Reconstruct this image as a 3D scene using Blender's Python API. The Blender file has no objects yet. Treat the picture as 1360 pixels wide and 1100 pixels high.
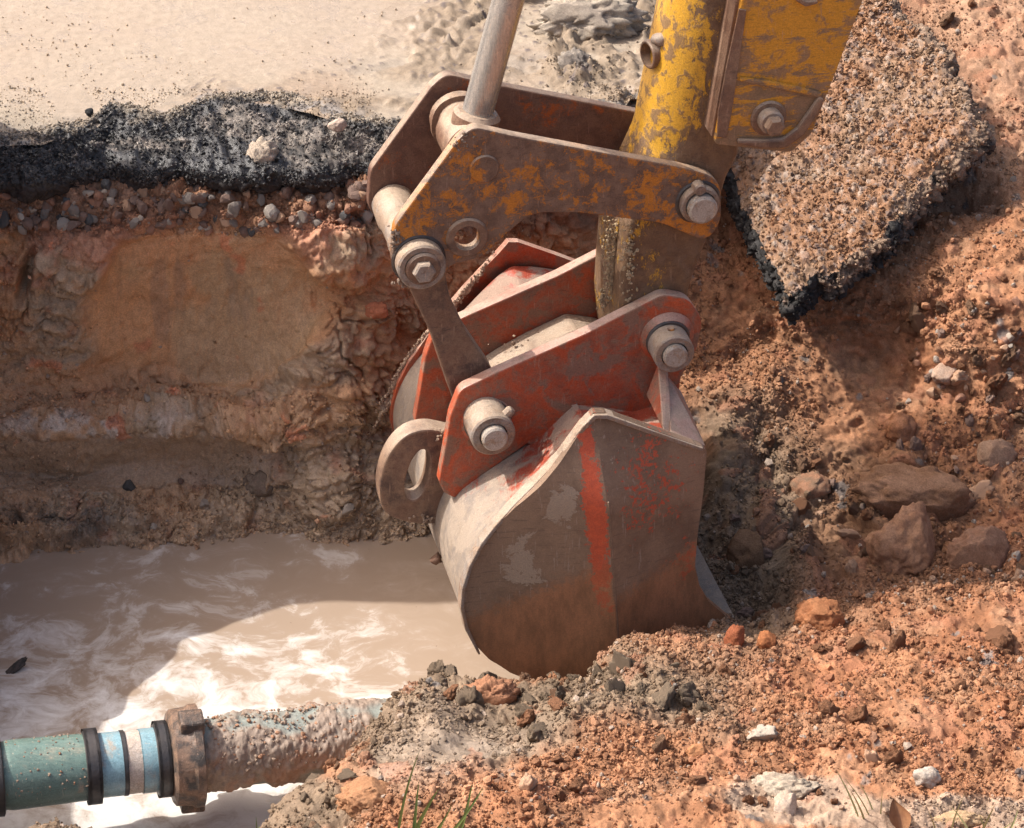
import bpy, math, random
import numpy as np
from mathutils import Vector, Matrix

# ------------------------------------------------------------------ camera, sky, sun, exposure
scene = bpy.context.scene
COL = scene.collection
F = 3846.0                      # focal length in pixels of the 1360 px wide photograph
PITCH = math.radians(32)
CAM = np.array([0.0, 0.0, 2.44])
FW = np.array([0, math.cos(PITCH), -math.sin(PITCH)])
UP = np.array([0, math.sin(PITCH), math.cos(PITCH)])
RT = np.array([1.0, 0, 0])
cam = bpy.data.cameras.new('camera')
camo = bpy.data.objects.new('camera', cam)
COL.objects.link(camo)
cam.sensor_width = 36
cam.lens = 36 * F / 1360
cam.clip_end = 1000
cam.clip_start = 0.1
camo.location = CAM
camo.rotation_euler = (math.radians(90) - PITCH, 0, 0)
scene.camera = camo

SUN = Vector((-0.80, 0.15, 1.0)).normalized()      # towards the sun
elev = math.asin(SUN.z)
w = bpy.data.worlds.new('World')
scene.world = w
w.use_nodes = True
nt = w.node_tree
sky = nt.nodes.new('ShaderNodeTexSky')
sky.sky_type = 'NISHITA'
sky.sun_disc = False
sky.sun_elevation = elev
sky.sun_rotation = math.atan2(SUN.x, SUN.y)
sky.dust_density = 6.0
sky.air_density = 0.75
sky.ozone_density = 0.6
bg = nt.nodes['Background']
bg.inputs[1].default_value = 0.15
nt.links.new(sky.outputs[0], bg.inputs[0])
sl = bpy.data.lights.new('sun', 'SUN')
sl.energy = 2.85
sl.angle = math.radians(0.55)
sl.color = (1.0, 0.98, 0.945)
so = bpy.data.objects.new('sun', sl)
so.rotation_euler = SUN.to_track_quat('Z', 'Y').to_euler()
so.location = SUN * 20
COL.objects.link(so)
scene.view_settings.view_transform = 'Standard'
scene.view_settings.look = 'None'
scene.view_settings.gamma = 1
scene.view_settings.exposure = 0.88
scene.view_settings.use_curve_mapping = False
scene.cycles.max_bounces = 8
scene.cycles.diffuse_bounces = 5

rng = np.random.default_rng(7)
rnd = random.Random(7)

# ------------------------------------------------------------------ geometry helpers
def ray(px, py):
    px = np.asarray(px, float); py = np.asarray(py, float)
    return FW + RT * ((px - 680) / F)[..., None] + UP * ((550 - py) / F)[..., None]

def at_y(px, py, y):
    r = ray(px, py)
    return CAM + r * ((np.asarray(y, float)) / r[..., 1])[..., None]

def at_z(px, py, z):
    r = ray(px, py)
    return CAM + r * ((z - CAM[2]) / r[..., 2])[..., None]

def proj(P):
    d = P - CAM
    z = d @ FW
    return 680 + F * (d @ RT) / z, 550 - F * (d @ UP) / z

TH = math.radians(13.5)          # the machine's working plane is turned this much
WD = np.array([-math.sin(TH), math.cos(TH), 0])
UD = np.array([math.cos(TH), math.sin(TH), 0])
Q0 = CAM + FW * 5.0

def pl(px, py, wv=0.0):
    """point of the machine plane at depth wv seen at that pixel"""
    r = ray(px, py)
    t = ((Q0 + WD * wv - CAM) @ WD) / (r @ WD)
    return CAM + r * np.asarray(t)[..., None]

def uvz(px, py, ref=0.0):
    p = pl(px, py, ref) - Q0
    return float(p @ UD), float(p[2])

def mat_at(u, z, wv):
    return Q0 + UD * u + WD * wv + np.array([0, 0, z])

# --- noise (vectorised)
def _h(ix, iy, iz, s):
    n = (ix * 374761393 + iy * 668265263 + iz * 2147483647 + s * 1274126177) & 0xffffffff
    n = ((n ^ (n >> 13)) * 1274126177) & 0xffffffff
    n = ((n ^ (n >> 15)) * 2246822519) & 0xffffffff
    n = n ^ (n >> 13)
    return (n & 0xffffff) / float(0xffffff)

def vnoise(P, seed=0):
    i = np.floor(P).astype(np.int64)
    f = P - i
    f = f * f * f * (f * (f * 6 - 15) + 10)
    r = 0
    for dx in (0, 1):
        wx = f[:, 0] if dx else 1 - f[:, 0]
        for dy in (0, 1):
            wy = f[:, 1] if dy else 1 - f[:, 1]
            for dz in (0, 1):
                wz = f[:, 2] if dz else 1 - f[:, 2]
                r = r + wx * wy * wz * _h(i[:, 0] + dx, i[:, 1] + dy, i[:, 2] + dz, seed)
    return r * 2 - 1

ROT = np.array([[0.0, 0.8, 0.6], [-0.8, 0.36, -0.48], [-0.6, -0.48, 0.64]])
def fbm(P, sc, octv=4, seed=0, gain=0.5):
    r = 0; a = 1; t = 0
    Q = P * sc
    for k in range(octv):
        r = r + a * vnoise(Q, seed + k * 17)
        t += a; a *= gain
        Q = (Q @ ROT) * 2.03 + 7.1
    return r / t * 1.6

def worley2(S, sc, seed=0):
    """2D cells; returns F1, F2, id value"""
    Q = S * sc
    i = np.floor(Q).astype(np.int64)
    f = Q - i
    d1 = np.full(len(Q), 9.0); d2 = d1.copy(); cid = np.zeros(len(Q))
    for dx in (-1, 0, 1):
        for dy in (-1, 0, 1):
            cx = i[:, 0] + dx; cy = i[:, 1] + dy
            ax = _h(cx, cy, 0 * cx, seed); ay = _h(cx, cy, 0 * cx + 1, seed)
            d = (dx + ax - f[:, 0]) ** 2 + (dy + ay - f[:, 1]) ** 2
            idv = _h(cx, cy, 0 * cx + 2, seed)
            new = d < d1
            d2 = np.where(new, d1, np.minimum(d2, d))
            cid = np.where(new, idv, cid)
            d1 = np.where(new, d, d1)
    return np.sqrt(d1), np.sqrt(d2), cid

def clods(S, sc, seed=0, fill=0.75):
    """lumps: rounded stones / crumbs standing out of the surface, 0..1"""
    f1, f2, c = worley2(S, sc, seed)
    r = 0.30 + 0.40 * c
    h = np.sqrt(np.clip(1 - (f1 / r) ** 2, 0, 1)) * (0.35 + 0.65 * c)
    keep = _h((c * 9999).astype(np.int64), 0 * f1.astype(np.int64), 0 * f1.astype(np.int64) + 5, seed) < fill
    return h * keep, c, np.clip((f2 - f1) * 3, 0, 1)

def smooth(a, b, x):
    t = np.clip((x - a) / (b - a), 0, 1)
    return t * t * (3 - 2 * t)

def blob(px, py, cx, cy, rx, ry, soft=0.5):
    d = np.sqrt(((px - cx) / rx) ** 2 + ((py - cy) / ry) ** 2)
    return 1 - smooth(1 - soft, 1 + soft, d)

def cr_interp(xs, V, x):
    """Catmull-Rom along axis 0 (non uniform), V: (n, ...)"""
    xs = np.asarray(xs, float); V = np.asarray(V, float)
    m = np.zeros_like(V)
    d = np.diff(V, axis=0) / np.diff(xs).reshape(-1, *([1] * (V.ndim - 1)))
    m[1:-1] = (d[1:] + d[:-1]) * 0.5
    m[0] = d[0]; m[-1] = d[-1]
    # limit overshoot
    lim = 1.6 * np.minimum(np.abs(np.concatenate([d[:1], d])), np.abs(np.concatenate([d, d[-1:]])))
    m = np.clip(m, -lim - 1e-9, lim + 1e-9)
    k = np.clip(np.searchsorted(xs, x, side='right') - 1, 0, len(xs) - 2)
    h = (xs[k + 1] - xs[k]); t = (x - xs[k]) / h
    sh = (-1,) + (1,) * (V.ndim - 1)
    t = t.reshape(sh); h = h.reshape(sh)
    return ((2 * t**3 - 3 * t**2 + 1) * V[k] + (t**3 - 2 * t**2 + t) * h * m[k]
            + (-2 * t**3 + 3 * t**2) * V[k + 1] + (t**3 - t**2) * h * m[k + 1])

def arc_coords(G, k=1.25):
    V = G.reshape(-1, 3)
    return np.stack([V[:, 0], (V @ UP) * k], 1)

def tag(o, label=None, cat=None, group=None, kind=None):
    if label: o['label'] = label
    if cat: o['category'] = cat
    if group: o['group'] = group
    if kind: o['kind'] = kind
    return o

def origin_of(parent):
    p = np.zeros(3)
    while parent is not None:
        p = p + np.array(parent.location)
        parent = parent.parent
    return p

def mesh_np(name, V, Fc, mat, parent=None, colors=None, smoothf=True, loc=None):
    """V (n,3) world, Fc (m,k) int"""
    V = np.asarray(V, float)
    org = origin_of(parent)
    if loc is None:
        loc = np.zeros(3)
    else:
        loc = np.asarray(loc, float) - org
    V = V - org - loc
    me = bpy.data.meshes.new(name)
    Fc = np.asarray(Fc, np.int32)
    me.vertices.add(len(V)); me.vertices.foreach_set('co', V.astype(np.float32).ravel())
    k = Fc.shape[1]
    me.loops.add(Fc.size); me.loops.foreach_set('vertex_index', Fc.ravel())
    me.polygons.add(len(Fc))
    me.polygons.foreach_set('loop_start', np.arange(0, Fc.size, k, dtype=np.int32))
    me.polygons.foreach_set('loop_total', np.full(len(Fc), k, np.int32))
    me.polygons.foreach_set('use_smooth', np.full(len(Fc), smoothf))
    me.update(calc_edges=True)
    if colors is not None:
        at = me.color_attributes.new('Col', 'FLOAT_COLOR', 'POINT')
        at.data.foreach_set('color', np.clip(colors, 0, 1).astype(np.float32).ravel())
    if mat: me.materials.append(mat)
    o = bpy.data.objects.new(name, me)
    COL.objects.link(o)
    o.parent = parent
    o.location = loc
    return o

def poly_mesh(name, V, faces, mat, parent=None, bevel=0, smoothf=False, seg=2, shade_angle=40):
    V = np.asarray(V, float) - origin_of(parent)
    me = bpy.data.meshes.new(name)
    me.from_pydata([tuple(v) for v in V], [], faces)
    me.update()
    if mat: me.materials.append(mat)
    if smoothf:
        me.polygons.foreach_set('use_smooth', [True] * len(me.polygons))
    o = bpy.data.objects.new(name, me)
    COL.objects.link(o); o.parent = parent
    if bevel:
        b = o.modifiers.new('bevel', 'BEVEL'); b.width = bevel; b.segments = seg; b.limit_method = 'ANGLE'
        b.angle_limit = math.radians(35)
        b.harden_normals = False
    return o

def grid_faces(n, m):
    a = np.arange(n * m).reshape(n, m)
    return np.stack([a[:-1, :-1], a[:-1, 1:], a[1:, 1:], a[1:, :-1]], -1).reshape(-1, 4)

def grid_normals(V, n, m):
    G = V.reshape(n, m, 3)
    du = np.gradient(G, axis=1); dv = np.gradient(G, axis=0)
    N = np.cross(du, dv)
    N /= np.linalg.norm(N, axis=-1, keepdims=True) + 1e-12
    return N.reshape(-1, 3)

def fillet(pts, seg=6):
    """pts: (x, y[, r]); rounds the corners with radius r (pixels)"""
    out = []
    n = len(pts)
    for i in range(n):
        p = np.array(pts[i][:2], float)
        r = pts[i][2] if len(pts[i]) > 2 else 0
        if r <= 0:
            out.append(p); continue
        a = np.array(pts[i - 1][:2], float); b = np.array(pts[(i + 1) % n][:2], float)
        da = a - p; db = b - p
        la = np.linalg.norm(da); lb = np.linalg.norm(db)
        da /= la; db /= lb
        ang = math.acos(max(-1, min(1, float(da @ db))))
        t = min(r / math.tan(ang / 2), la * 0.49, lb * 0.49)
        s = p + da * t; e = p + db * t
        for k in range(seg + 1):
            q = k / seg
            out.append((1 - q)**2 * s + 2 * q * (1 - q) * p + q * q * e)
    return out

def circle_px(cx, cy, r, n=28):
    return [(cx + r * math.cos(2 * math.pi * k / n), cy + r * math.sin(2 * math.pi * k / n)) for k in range(n)]

def plate(name, outline, w0, w1, mat, parent, holes=(), bevel=0.0025, ref=None):
    """steel plate: outline traced at depth ref (default w0) and given the thickness w0..w1"""
    if ref is None: ref = w0
    cu = bpy.data.curves.new(name, 'CURVE')
    cu.dimensions = '2D'; cu.fill_mode = 'BOTH'
    th = (w1 - w0) / 2
    cu.extrude = th - bevel; cu.bevel_depth = bevel; cu.bevel_resolution = 1
    cu.offset = -bevel
    for ring in [outline] + list(holes):
        sp = cu.splines.new('POLY')
        sp.points.add(len(ring) - 1)
        for k, q in enumerate(ring):
            u, z = uvz(q[0], q[1], ref)
            sp.points[k].co = (u, z, 0, 1)
        sp.use_cyclic_u = True
    co = bpy.data.objects.new('tmp', cu)
    COL.objects.link(co)
    dg = bpy.context.evaluated_depsgraph_get()
    me = bpy.data.meshes.new_from_object(co.evaluated_get(dg))
    bpy.data.objects.remove(co); bpy.data.curves.remove(cu)
    n = len(me.vertices)
    c = np.empty(n * 3); me.vertices.foreach_get('co', c); c = c.reshape(-1, 3)
    W = Q0 + c[:, :1] * UD + c[:, 1:2] * np.array([0, 0, 1.0]) + (c[:, 2:3] * -1 + (w0 + w1) / 2) * WD
    W -= origin_of(parent)
    me.vertices.foreach_set('co', W.astype(np.float32).ravel())
    me.update()
    me.materials.clear(); me.materials.append(mat)
    me.polygons.foreach_set('use_smooth', [False] * len(me.polygons))
    me.name = name
    o = bpy.data.objects.new(name, me)
    COL.objects.link(o); o.parent = parent
    return o

def lathe(name, P0, P1, prof, mat, parent, seg=32, smoothf=True, loc=None, wob=0, seed=0):
    """prof: (distance along the axis from P0 in metres, radius)"""
    P0 = np.asarray(P0, float); P1 = np.asarray(P1, float)
    ax = (P1 - P0) / np.linalg.norm(P1 - P0)
    h = np.array([0, 0, 1.0]) if abs(ax[2]) < 0.9 else np.array([1.0, 0, 0])
    e1 = np.cross(ax, h); e1 /= np.linalg.norm(e1)
    e2 = np.cross(ax, e1)
    pr = [(prof[0][0], 1e-5)] + list(prof) + [(prof[-1][0], 1e-5)]
    V = []
    for (t, r) in pr:
        for k in range(seg):
            a = 2 * math.pi * k / seg
            V.append(P0 + ax * t + (e1 * math.cos(a) + e2 * math.sin(a)) * r)
    V = np.array(V)
    if wob:
        V = V + (V - (P0 + np.outer((V - P0) @ ax, ax))) * (fbm(V, 30, 3, seed)[:, None] * wob)
    n = len(pr)
    Fc = []
    for i in range(n - 1):
        for k in range(seg):
            Fc.append((i * seg + k, i * seg + (k + 1) % seg, (i + 1) * seg + (k + 1) % seg, (i + 1) * seg + k))
    o = mesh_np(name, V, Fc, mat, parent, smoothf=smoothf, loc=loc)
    if smoothf:
        me = o.data
        bmesh_sharp(me)
    return o

def bmesh_sharp(me, ang=35):
    import bmesh
    bm = bmesh.new(); bm.from_mesh(me)
    bmesh.ops.recalc_face_normals(bm, faces=bm.faces)
    a = math.radians(ang)
    for e in bm.edges:
        if len(e.link_faces) == 2:
            try:
                if e.calc_face_angle() > a: e.smooth = False
            except ValueError:
                pass
    bm.to_mesh(me); bm.free()

def chamf(L, r, c=0.003):
    return [(0, r - c), (c, r), (L - c, r), (L, r - c)]

def ico(sub=1):
    import bmesh
    bm = bmesh.new(); bmesh.ops.create_icosphere(bm, subdivisions=sub, radius=1)
    V = np.array([v.co[:] for v in bm.verts]); Fc = np.array([[v.index for v in f.verts] for f in bm.faces])
    bm.free()
    return V, Fc

# ------------------------------------------------------------------ materials
def newmat(name):
    m = bpy.data.materials.new(name); m.use_nodes = True
    nt = m.node_tree
    for n in list(nt.nodes): nt.nodes.remove(n)
    out = nt.nodes.new('ShaderNodeOutputMaterial')
    b = nt.nodes.new('ShaderNodeBsdfPrincipled')
    nt.links.new(b.outputs[0], out.inputs[0])
    return m, nt, b

class NB:
    def __init__(s, nt): s.nt = nt
    def n(s, t, **k):
        x = s.nt.nodes.new(t)
        for a, v in k.items(): setattr(x, a, v)
        return x
    def l(s, a, b): s.nt.links.new(a, b)
    def coord(s, scale=(1, 1, 1), rot=(0, 0, 0)):
        c = s.n('ShaderNodeTexCoord'); mp = s.n('ShaderNodeMapping')
        mp.inputs['Scale'].default_value = scale; mp.inputs['Rotation'].default_value = rot
        s.l(c.outputs['Object'], mp.inputs[0]); return mp.outputs[0]
    def noise(s, vec, sc, det=6, rough=0.6, dist=0.0):
        x = s.n('ShaderNodeTexNoise'); s.l(vec, x.inputs['Vector'])
        x.inputs['Scale'].default_value = sc; x.inputs['Detail'].default_value = det
        x.inputs['Roughness'].default_value = rough; x.inputs['Distortion'].default_value = dist
        return x.outputs[0]
    def rng(s, v, a, b, c=0, d=1, sm=True):
        x = s.n('ShaderNodeMapRange'); 
        if sm: x.interpolation_type = 'SMOOTHSTEP'
        if isinstance(v, (int, float)): x.inputs[0].default_value = v
        else: s.l(v, x.inputs[0])
        for i, q in enumerate((a, b, c, d)): x.inputs[i + 1].default_value = q
        return x.outputs[0]
    def mix(s, f, a, b, mode='MIX'):
        x = s.n('ShaderNodeMix', data_type='RGBA', blend_type=mode)
        for v, i in ((f, 0), (a, 6), (b, 7)):
            if isinstance(v, (int, float)): x.inputs[i].default_value = v
            elif isinstance(v, tuple): x.inputs[i].default_value = (*v, 1)
            else: s.l(v, x.inputs[i])
        return x.outputs[2]
    def math(s, op, a, b=0.0):
        x = s.n('ShaderNodeMath', operation=op)
        for i, v in enumerate((a, b)):
            if isinstance(v, (int, float)): x.inputs[i].default_value = v
            else: s.l(v, x.inputs[i])
        return x.outputs[0]
    def bump(s, h, st, dist=0.002, prev=None):
        x = s.n('ShaderNodeBump'); x.inputs['Strength'].default_value = st; x.inputs['Distance'].default_value = dist
        s.l(h, x.inputs['Height'])
        if prev is not None: s.l(prev, x.inputs['Normal'])
        return x.outputs[0]

def earth_mat(name, bump=0.5, fine=1.0, sparkle=0.0):
    m, nt, b = newmat(name); N = NB(nt)
    at = N.n('ShaderNodeAttribute', attribute_name='Col')
    v = N.coord()
    n1 = N.noise(v, 55, 6, 0.7); n2 = N.noise(v, 320, 4, 0.7)
    k = N.rng(n1, 0.25, 0.75, 0.80, 1.20, False)
    k2 = N.rng(n2, 0.25, 0.75, 1 - 0.36 * fine, 1 + 0.36 * fine, False)
    kk = N.math('MULTIPLY', k, k2)
    g = N.n('ShaderNodeCombineXYZ')
    for i in range(3): N.l(kk, g.inputs[i])
    c = N.mix(1.0, at.outputs['Color'], g.outputs[0], 'MULTIPLY')
    N.l(c, b.inputs['Base Color'])
    wv = N.math('ADD', at.outputs['Alpha'], N.rng(n1, 0.3, 0.7, -0.12, 0.12, False))
    N.l(N.rng(wv, 0, 1, 0.95, 0.16, False), b.inputs['Roughness'])
    N.l(N.rng(wv, 0, 1, 0.15, 0.6, False), b.inputs['Specular IOR Level'])
    b1 = N.bump(n1, bump * 0.6, 0.004)
    N.l(N.bump(n2, bump, 0.0015, b1), b.inputs['Normal'])
    return m

M_soil = earth_mat('soil', 0.8)
M_mud = earth_mat('wet_mud', 0.55, 0.6)
M_asph = earth_mat('asphalt', 0.9, 1.4)

def metal_mat(name, paint, mud, dark, paint_amt=0.5, sc=14, aniso=(1, 1, 1), rot=(0, 0, 0), rough=0.55, mud_amt=0.35, edge=0.04, bump=0.3, zgrad=None, dust=None, spec=0.35, metallic=0.0):
    """worn paint over dirty steel with dried mud; masks are noise fixed to the thing"""
    m, nt, b = newmat(name); N = NB(nt)
    v = N.coord(aniso, rot)
    v0 = N.coord()
    big = N.noise(v0, sc * 0.35, 3, 0.5)
    mid = N.noise(v, sc, 8, 0.72, 0.6)
    fine = N.noise(v, sc * 9, 5, 0.75)
    f2 = N.noise(v0, 420, 3, 0.6)
    mk = N.math('ADD', N.math('MULTIPLY', big, 0.28), N.math('ADD', N.math('MULTIPLY', mid, 0.47), N.math('MULTIPLY', fine, 0.25)))
    th = 0.5 + (0.5 - paint_amt) * 0.35
    if zgrad:   # more paint towards one side of the thing: wear follows handling
        sx = N.n('ShaderNodeSeparateXYZ'); N.l(v0, sx.inputs[0])
        for ax, a0, a1, amt in (zgrad if isinstance(zgrad, list) else [zgrad]):
            mk = N.math('ADD', mk, N.rng(sx.outputs[ax], a0, a1, -amt, amt))
    pm = N.rng(mk, th - edge, th + edge)
    pc = N.mix(N.rng(fine, 0.35, 0.7), paint, tuple(c * 0.72 for c in paint))
    dk = N.mix(N.rng(N.noise(v0, 38, 5, 0.65), 0.35, 0.65), dark, mud)
    c = N.mix(pm, dk, pc)
    mm = N.noise(v0, sc * 0.8 + 3, 7, 0.68, 0.4)
    mt = 0.5 + (0.5 - mud_amt) * 0.4
    mmk = N.rng(mm, mt - 0.035, mt + 0.06)
    c = N.mix(N.math('MULTIPLY', mmk, 0.85), c, mud)
    if dust:
        gm = N.n('ShaderNodeNewGeometry'); sp = N.n('ShaderNodeSeparateXYZ'); N.l(gm.outputs['Normal'], sp.inputs[0])
        dm = N.math('MULTIPLY', N.rng(sp.outputs[2], 0.25, 0.75), N.rng(mid, 0.3, 0.6, 0.35, 1.0))
        c = N.mix(N.math('MULTIPLY', dm, 0.8), c, dust)
    vs = N.coord((9, 9, 1.0), (0.3, 0.5, 0.2)); scr = N.noise(vs, 26, 3, 0.6)
    c = N.mix(N.math('MULTIPLY', N.rng(scr, 0.63, 0.68), 0.45), c, tuple(min(1, x * 1.5 + 0.03) for x in mud))
    scr2 = N.noise(N.coord((1, 8, 10), (0.9, 0.2, 0.6)), 30, 3, 0.6)
    c = N.mix(N.math('MULTIPLY', N.rng(scr2, 0.62, 0.68), 0.5), c, tuple(x * 0.6 for x in dark))
    gr = N.rng(f2, 0.3, 0.7, 0.80, 1.20, False)
    g = N.n('ShaderNodeCombineXYZ')
    for i in range(3): N.l(gr, g.inputs[i])
    c = N.mix(1.0, c, g.outputs[0], 'MULTIPLY')
    N.l(c, b.inputs['Base Color'])
    rr = N.rng(mmk, 0, 1, rough, 0.88, False)
    N.l(N.math('ADD', rr, N.rng(fine, 0.3, 0.7, -0.1, 0.1, False)), b.inputs['Roughness'])
    b.inputs['Specular IOR Level'].default_value = spec; b.inputs['Metallic'].default_value = metallic
    b1 = N.bump(N.math('ADD', N.math('MULTIPLY', mmk, 0.6), N.math('MULTIPLY', pm, 0.35)), bump, 0.0018)
    b2 = N.bump(mid, bump * 0.7, 0.004, b1)
    N.l(N.bump(f2, bump * 0.8, 0.0008, b2), b.inputs['Normal'])
    return m

DUST = (0.42, 0.32, 0.23)
MUDC = (0.20, 0.125, 0.085)
M_link = metal_mat('link_steel', (0.50, 0.18, 0.025), (0.185, 0.115, 0.08), (0.115, 0.068, 0.048), 0.46, 42, rough=0.5, mud_amt=0.32, edge=0.02, bump=0.35, dust=DUST)
M_linkf = metal_mat('link_steel_rusty', (0.42, 0.10, 0.02), (0.17, 0.09, 0.06), (0.12, 0.06, 0.043), 0.28, 30, rough=0.5, mud_amt=0.3, bump=0.35, dust=DUST)
M_yel = metal_mat('yellow_arm_paint', (0.62, 0.32, 0.03), (0.17, 0.10, 0.055), (0.11, 0.06, 0.035), 0.34, 46, aniso=(1.5, 1.5, 0.7), rough=0.42, mud_amt=0.42, edge=0.012, bump=0.5, zgrad=[(2, 1.02, 1.16, 0.12), (0, 0.18, 0.29, -0.12)], spec=0.45)
M_guard = metal_mat('yellow_guard_paint', (0.60, 0.275, 0.03), (0.25, 0.15, 0.085), (0.20, 0.125, 0.07), 0.50, 34, aniso=(0.36, 0.36, 1.7), rot=(0, 0.25, 0), rough=0.45, mud_amt=0.34, edge=0.015, bump=0.3, zgrad=(2, 1.08, 1.4, 0.04))
M_grey = metal_mat('dirty_steel', (0.30, 0.25, 0.21), (0.27, 0.18, 0.12), (0.15, 0.10, 0.075), 0.5, 22, rough=0.42, mud_amt=0.45, bump=0.4, dust=DUST)
M_brown = metal_mat('brown_steel', (0.20, 0.11, 0.07), (0.24, 0.145, 0.09), (0.10, 0.06, 0.045), 0.5, 12, rough=0.5, mud_amt=0.42, bump=0.4, dust=DUST)
M_red = metal_mat('red_bucket_paint', (0.49, 0.085, 0.03), (0.22, 0.13, 0.085), (0.20, 0.07, 0.045), 0.57, 17, rough=0.42, mud_amt=0.45, edge=0.09, bump=0.25, dust=(0.44, 0.32, 0.24))
M_shell = metal_mat('scraped_bucket_back', (0.38, 0.075, 0.04), (0.31, 0.24, 0.18), (0.22, 0.18, 0.15), 0.40, 16, aniso=(2.8, 0.8, 0.8), rough=0.42, mud_amt=0.48, edge=0.04, bump=0.3, zgrad=(2, 0.40, 0.62, 0.10))
M_pin = metal_mat('pin_steel', (0.40, 0.34, 0.28), (0.30, 0.20, 0.13), (0.22, 0.16, 0.12), 0.6, 60, rough=0.35, mud_amt=0.3, bump=0.3)

def side_mat():
    """side of the bucket: brown mud film, orange paint along the fold, patch of paint, wet brown below"""
    m, nt, b = newmat('muddy_bucket_side'); N = NB(nt)
    v = N.coord()
    at = N.n('ShaderNodeAttribute', attribute_name='Col')
    n1 = N.noise(v, 16, 8, 0.72, 0.5); n2 = N.noise(v, 90, 6, 0.78); n3 = N.noise(v, 400, 3, 0.6)
    sep = N.n('ShaderNodeSeparateColor'); N.l(at.outputs['Color'], sep.inputs[0])
    lowf = N.noise(v, 5, 4, 0.6, 0.5)
    film = N.mix(N.rng(N.math('ADD', N.math('MULTIPLY', lowf, 0.6), N.math('MULTIPLY', n1, 0.4)), 0.40, 0.60), (0.235, 0.148, 0.092), (0.135, 0.082, 0.050))
    sc1 = N.noise(N.coord((1.2, 1.2, 14), (0.2, 0.55, 0.1)), 22, 3, 0.6)
    film = N.mix(N.math('MULTIPLY', N.rng(sc1, 0.60, 0.66), 0.55), film, (0.10, 0.065, 0.045))
    sc2 = N.noise(N.coord((12, 12, 1), (0.15, -0.4, 0.3)), 20, 3, 0.6)
    film = N.mix(N.math('MULTIPLY', N.rng(sc2, 0.63, 0.67), 0.5), film, (0.33, 0.25, 0.19))
    k = N.math('ADD', sep.outputs[0], N.math('MULTIPLY', N.math('SUBTRACT', N.math('ADD', N.math('MULTIPLY', n1, .45), N.math('MULTIPLY', n2, .55)), 0.5), 3.2))
    pm = N.rng(k, 0.46, 0.54)
    paint = N.mix(N.rng(n2, 0.35, 0.65), (0.52, 0.085, 0.03), (0.40, 0.07, 0.03))
    wet = N.rng(N.math('ADD', sep.outputs[1], N.math('MULTIPLY', N.math('SUBTRACT', n2, 0.5), 1.4)), 0.25, 0.8)
    v2 = N.coord((5, 5, 1.6))
    st = N.noise(v2, 9, 5, 0.7)
    wetc = N.mix(N.rng(st, 0.3, 0.7), (0.34, 0.155, 0.078), (0.20, 0.10, 0.052))
    c = N.mix(wet, film, wetc)
    c = N.mix(N.math('MULTIPLY', pm, N.rng(wet, 0, 1, 1.0, 0.6, False)), c, paint)
    pale = N.rng(N.math('ADD', sep.outputs[2], N.math('MULTIPLY', N.math('SUBTRACT', n1, 0.5), 1.6)), 0.49, 0.52)
    c = N.mix(pale, c, N.mix(n2, (0.27, 0.195, 0.135), (0.32, 0.24, 0.17)))
    gr = N.rng(n3, 0.3, 0.7, 0.84, 1.16, False)
    g = N.n('ShaderNodeCombineXYZ')
    for i in range(3): N.l(gr, g.inputs[i])
    c = N.mix(1.0, c, g.outputs[0], 'MULTIPLY')
    N.l(c, b.inputs['Base Color'])
    N.l(N.rng(wet, 0, 1, 0.62, 0.33, False), b.inputs['Roughness'])
    b1 = N.bump(N.math('ADD', N.math('MULTIPLY', pale, 0.5), N.math('MULTIPLY', pm, -0.4)), 0.35, 0.0015)
    b2 = N.bump(n2, 0.35, 0.003, b1)
    N.l(N.bump(n3, 0.3, 0.0008, b2), b.inputs['Normal'])
    return m
M_side = side_mat()

def simple_mat(name, c1, c2, sc=30, rough=0.8, bump=0.5, metallic=0, spec=0.3):
    m, nt, b = newmat(name); N = NB(nt)
    v = N.coord(); n = N.noise(v, sc, 6, 0.7); n2 = N.noise(v, sc * 7, 3, 0.6)
    N.l(N.mix(N.rng(n, 0.3, 0.7), c1, c2), b.inputs['Base Color'])
    b.inputs['Roughness'].default_value = rough; b.inputs['Metallic'].default_value = metallic
    b.inputs['Specular IOR Level'].default_value = spec
    b1 = N.bump(n, bump, 0.004)
    N.l(N.bump(n2, bump, 0.0012, b1), b.inputs['Normal'])
    return m

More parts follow.
